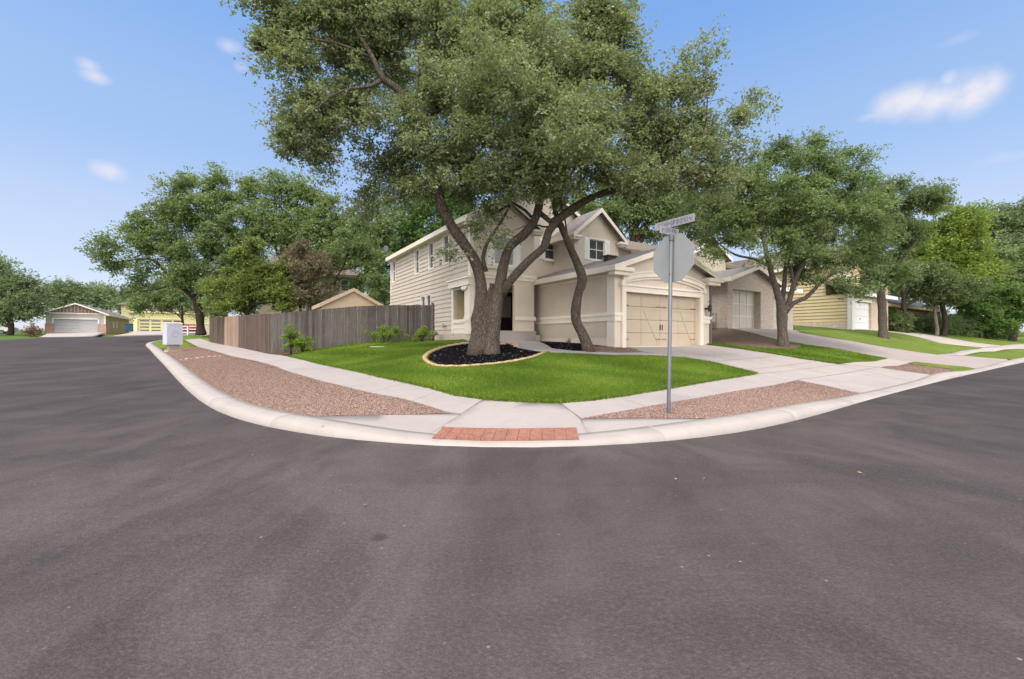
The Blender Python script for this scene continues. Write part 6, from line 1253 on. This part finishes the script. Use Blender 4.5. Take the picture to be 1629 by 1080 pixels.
# ------------------------------------------------------------------ vehicles far off
def car(name, x, y, rz, body_m, label, scale=1.0):
    z = T(x, y); t = empty(name, (x, y, z), rz, label=label, cat='car'); s = scale
    prof = [(-2.2, .45), (-2.25, .75), (-2.1, .95), (-1.3, 1.02), (-.65, 1.45), (.75, 1.5), (1.6, 1.08), (2.15, .98), (2.25, .7), (2.2, .42)]
    low = [p for p in prof if p[1] < 1.1]
    def loft(pr, hw, taper):
        mb = MB(); n = len(pr); secs = []
        for (yy, k) in ((-hw, .94), (-hw * .93, 1.0), (hw * .93, 1.0), (hw, .94)):
            secs += [(p[0] * k * s, yy * (1 - taper * max(0, p[1] - .95)) * s, (p[1] if p[1] < .6 else .45 + (p[1] - .45) * (1 if abs(yy) < hw * .95 else .97)) * s) for p in pr]
        fs = [(i * n + j, i * n + (j + 1) % n, (i + 1) * n + (j + 1) % n, (i + 1) * n + j) for i in range(3) for j in range(n)] + [tuple(range(n))[::-1], tuple(range(3 * n, 4 * n))]
        mb.add(secs, fs); return mb
    b = loft(prof, .88, .35).build('body', body_m, parent=t, smooth=False, bevel=.04)
    g = MB()
    for sg in (-1, 1): g.prism([(-1.15 * s, sg * .80 * s, 1.05 * s), (1.35 * s, sg * .80 * s, 1.08 * s), (.7 * s, sg * .70 * s, 1.42 * s), (-.62 * s, sg * .70 * s, 1.38 * s)], (0, sg * .045 * s, 0))
    g.build('side_window', glass_m, parent=t)
    w = MB(); w.prism([(1.58 * s, -.66 * s, 1.12 * s), (1.58 * s, .66 * s, 1.12 * s), (.82 * s, .58 * s, 1.49 * s), (.82 * s, -.58 * s, 1.49 * s)], (.03, 0, .02)); w.build('windscreen', glass_m, parent=t)
    for wx in (-1.4, 1.4):
        for sg in (-1, 1):
            m = MB(); m.tube([(wx * s, sg * .70 * s, .33 * s), (wx * s, sg * .90 * s, .33 * s)], .33 * s, 20); wh = m.build('wheel', iron_m, parent=t); r = MB(); r.tube([(wx * s, sg * .88 * s, .33 * s), (wx * s, sg * .915 * s, .33 * s)], .2 * s, 14); r.build('rim', metal_m, parent=wh)
    for sg in (-1, 1): m = MB(); m.box(2.12 * s, 2.24 * s, sg * .75 * s - .13, sg * .75 * s + .13, .72 * s, .86 * s); m.build('headlight', white_p, parent=t); m = MB(); m.box(-2.27 * s, -2.14 * s, sg * .75 * s - .1, sg * .75 * s + .1, .74 * s, .9 * s); m.build('tail_light', plain('tail_red', (.4, .02, .02), .3), parent=t)
x, y = W(-8, 528, 64)[:2]; car('parked_car', x, y, .25, plain('car_white', (.72, .72, .70), .3, .02, 2, 0), 'white car parked at the far left edge beside the dark tree')
x, y = W(304, 515, 57)[:2]; car('parked_car', x, y, 2.2, plain('car_red', (.20, .02, .02), .3, .05, 2, 0), 'red car parked behind the white railing near the street oak', .95)
def rail_fence():
    A, Bq = W(284, 528, 47.5)[:2], W(314, 528, 46.5)[:2]; A, Bq = np.array(A), np.array(Bq); z = (T(*A) + T(*Bq)) / 2; t = empty('white_railing', (*A, z), label='low white railing between the mailbox and the oak trunk', cat='railing'); u = (Bq - A) / np.linalg.norm(Bq - A); L = np.linalg.norm(Bq - A)
    for s in (0, L / 2, L): p = A + u * s; m = MB(); m.box(p[0] - .06, p[0] + .06, p[1] - .06, p[1] + .06, z - .3, z + 1.05); m.build('post', white_p, parent=t, org=tuple(t.location))
    for zz in (.3, .62, .95): m = MB(); m.box(A[0], Bq[0], A[1] - .04, A[1] + .0, z + zz, z + zz + .10); m.build('rail', white_p, parent=t, org=tuple(t.location))
    m = MB(); m.box(A[0], Bq[0], A[1] + .05, A[1] + .12, z - .4, z + .28); m.build('base_wall', plain('grey_block', (.30, .30, .30)), parent=t, org=tuple(t.location))
rail_fence()
def low_wall():
    A, Bq = W(322, 528, 50)[:2], W(345, 528, 50)[:2]; z = T(*A); t = empty('garden_wall', (*A, z), label='cream garden wall between the oak trunk and the end of the wooden fence', cat='wall')
    m = MB(); m.box(A[0], Bq[0] + 2, A[1], A[1] + .2, z - .4, z + 1.15); m.build('wall', plain('cream_wall', (.55, .46, .37), .9, .08), parent=t, org=tuple(t.location)); m = MB(); m.box(A[0] - .05, Bq[0] + 2.05, A[1] - .05, A[1] + .25, z + 1.15, z + 1.25); m.build('coping', trim_m, parent=t, org=tuple(t.location))
low_wall()
def post_():
    x, y = W(52, 528, 68)[:2]; z = T(x, y); t = empty('white_post', (x, y, z), label='slim white post by the rust-coloured shrub at the far left', cat='post'); m = MB(); m.box(-.14, .14, -.14, .14, -.3, 1.5); m.build('shaft', white_p, parent=t); m = MB(); m.box(-.2, .2, -.2, .2, 1.5, 1.62); m.build('cap', white_p, parent=t)
post_()
def bin_():
    x, y = W(206, 527.8, 74)[:2]; z = T(x, y); t = empty('wheeled_bin', (x, y, z), .5, label='blue wheeled bin against the side wall of the grey garage house', cat='bin')
    m = MB(); m.add([(-.4, -.4, .05), (.4, -.4, .05), (.4, .4, .05), (-.4, .4, .05), (-.5, -.5, 1.25), (.5, -.5, 1.25), (.5, .5, 1.25), (-.5, .5, 1.25)], [(3, 2, 1, 0), (4, 5, 6, 7), (0, 1, 5, 4), (1, 2, 6, 5), (2, 3, 7, 6), (3, 0, 4, 7)]); m.build('body', plain('bin_blue', (.03, .08, .15), .5), parent=t, bevel=.03)
    m = MB(); m.box(-.53, .53, -.55, .53, 1.25, 1.36); m.build('lid', plain('bin_blue', (.03, .08, .15)), parent=t, bevel=.03)
    for sg in (-1, 1): m = MB(); m.tube([(sg * .42, .42, .13), (sg * .52, .42, .13)], .14, 12); m.build('wheel', iron_m, parent=t)
bin_()

# ------------------------------------------------------------------ small things by the houses
def gas_meter():
    x, y = AB(22.15, 14.3); z = T(x, y); t = empty('gas_meter', (x, y, z), ANG, label='grey gas meter and pipes at the foundation of the brick house', cat='gas meter')
    m = MB(); m.box(-.13, .10, -.16, .16, .45, .80); m.build('meter_body', grey_p, parent=t, bevel=.03); m = MB(); m.lathe([(.09, 0), (.09, .04)], (0, 0, .80), 14); m.build('dial', white_p, parent=t)
    m = MB(); m.tube([(0, -.3, -.1), (0, -.3, .95), (0, -.1, .95), (0, -.1, .75)], .022, 8); m.tube([(0, .1, .75), (0, .1, 1.0), (0, .35, 1.0), (.2, .35, 1.0)], .022, 8); m.tube([(0, -.3, .3), (-.35, -.3, .22), (-.5, -.3, -.05)], .02, 8); m.build('pipe', metal_m, parent=t)
gas_meter()
def downspout():
    m = MB(); m.box(18.50, 18.58, 11.95, 12.03, 1.12, 3.98); m.box(18.50, 18.75, 11.95, 12.03, 1.08, 1.14); m.prism([(18.50, 11.95, 3.98), (18.58, 11.95, 3.98), (18.80, 11.95, 4.12), (18.72, 11.95, 4.12)], (0, .08, 0)); H.put(m, 'downspout', plain('downspout_paint', (.16, .13, .11), .5, .05))
downspout()
def em():
    m = MB(); m.box(18.20, 18.40, 11.93, 12.025, 2.45, 2.62); o = H.put(m, 'meter_box', grey_p, bevel=.01)
em()
rock_m = m_tint('river_rock', [(.22, .15, .11), (.36, .27, .20), (.46, .37, .30), (.55, .48, .42)], .85)
def rock(px_, py_, r, seed, label, grp=None, mat=None, sq=.6):
    x, y = G(px_, py_); z = T(x, y); rng = random.Random(seed); bm = bmesh.new(); bmesh.ops.create_icosphere(bm, subdivisions=2, radius=r)
    ph = [rng.uniform(0, 6) for _ in range(6)]
    for v in bm.verts:
        c = v.co / r; k = 1 + .16 * math.sin(3 * c.x + ph[0]) + .14 * math.sin(4 * c.y + ph[1]) + .1 * math.sin(5 * c.z + ph[2]); v.co = v.co * k; v.co.z *= sq; v.co.x *= 1.2
    me = bpy.data.meshes.new('rock'); bm.to_mesh(me); bm.free(); me.materials.append(mat or plain('tan_rock', (.38, .27, .20), .9, .25, 12, .5, 40)); me.polygons.foreach_set('use_smooth', [True] * len(me.polygons))
    o = link(bpy.data.objects.new('rock', me)); o.location = (x, y, z + r * .12); o.rotation_euler = (0, 0, rng.uniform(0, 6)); tag(o, label, 'rock', grp)
for i, (a, b_, r) in enumerate([(800, 547.5, .13), (806, 546.5, .15), (812, 547, .14), (818, 549, .13), (821, 551.5, .12)]): rock(a, b_, r, i, ['tan rock at the left end of the row beside the house path', 'second tan rock in the row beside the house path', 'middle tan rock in the row beside the house path', 'fourth tan rock in the row beside the house path', 'tan rock at the right end of the row, against the path'][i], 'rocks between the mulch bed and the path')
pale = plain('pale_rock', (.36, .29, .24), .9, .2, 12, .4, 40)
for i, (a, b_) in enumerate([(288, 572.5), (297, 571.5), (306, 571), (315, 570), (322, 568.5), (333, 568), (342, 567.8), (350, 567.2)]): rock(a, b_, (.05, .06, .045, .07, .06, .08, .07, .06)[i], 20 + i, 'small pale stone in the line across the long gravel strip', 'pale stones lying in a line across the gravel strip', pale)
def flat_plate():
    x, y = G(602, 552.5); z = T(x, y); t = empty('tree_ring', (x, y, z), label='small pale disc lying on the lawn before the flowering shrub', cat='garden disc'); m = MB(); m.lathe([(.36, 0), (.38, .035), (.33, .045)], (0, 0, 0), 20); m.build('disc', plain('pale_green_disc', (.40, .46, .26), .8, .1), parent=t)
flat_plate()
# power line fittings near the street oak glow of sky only: nothing to add
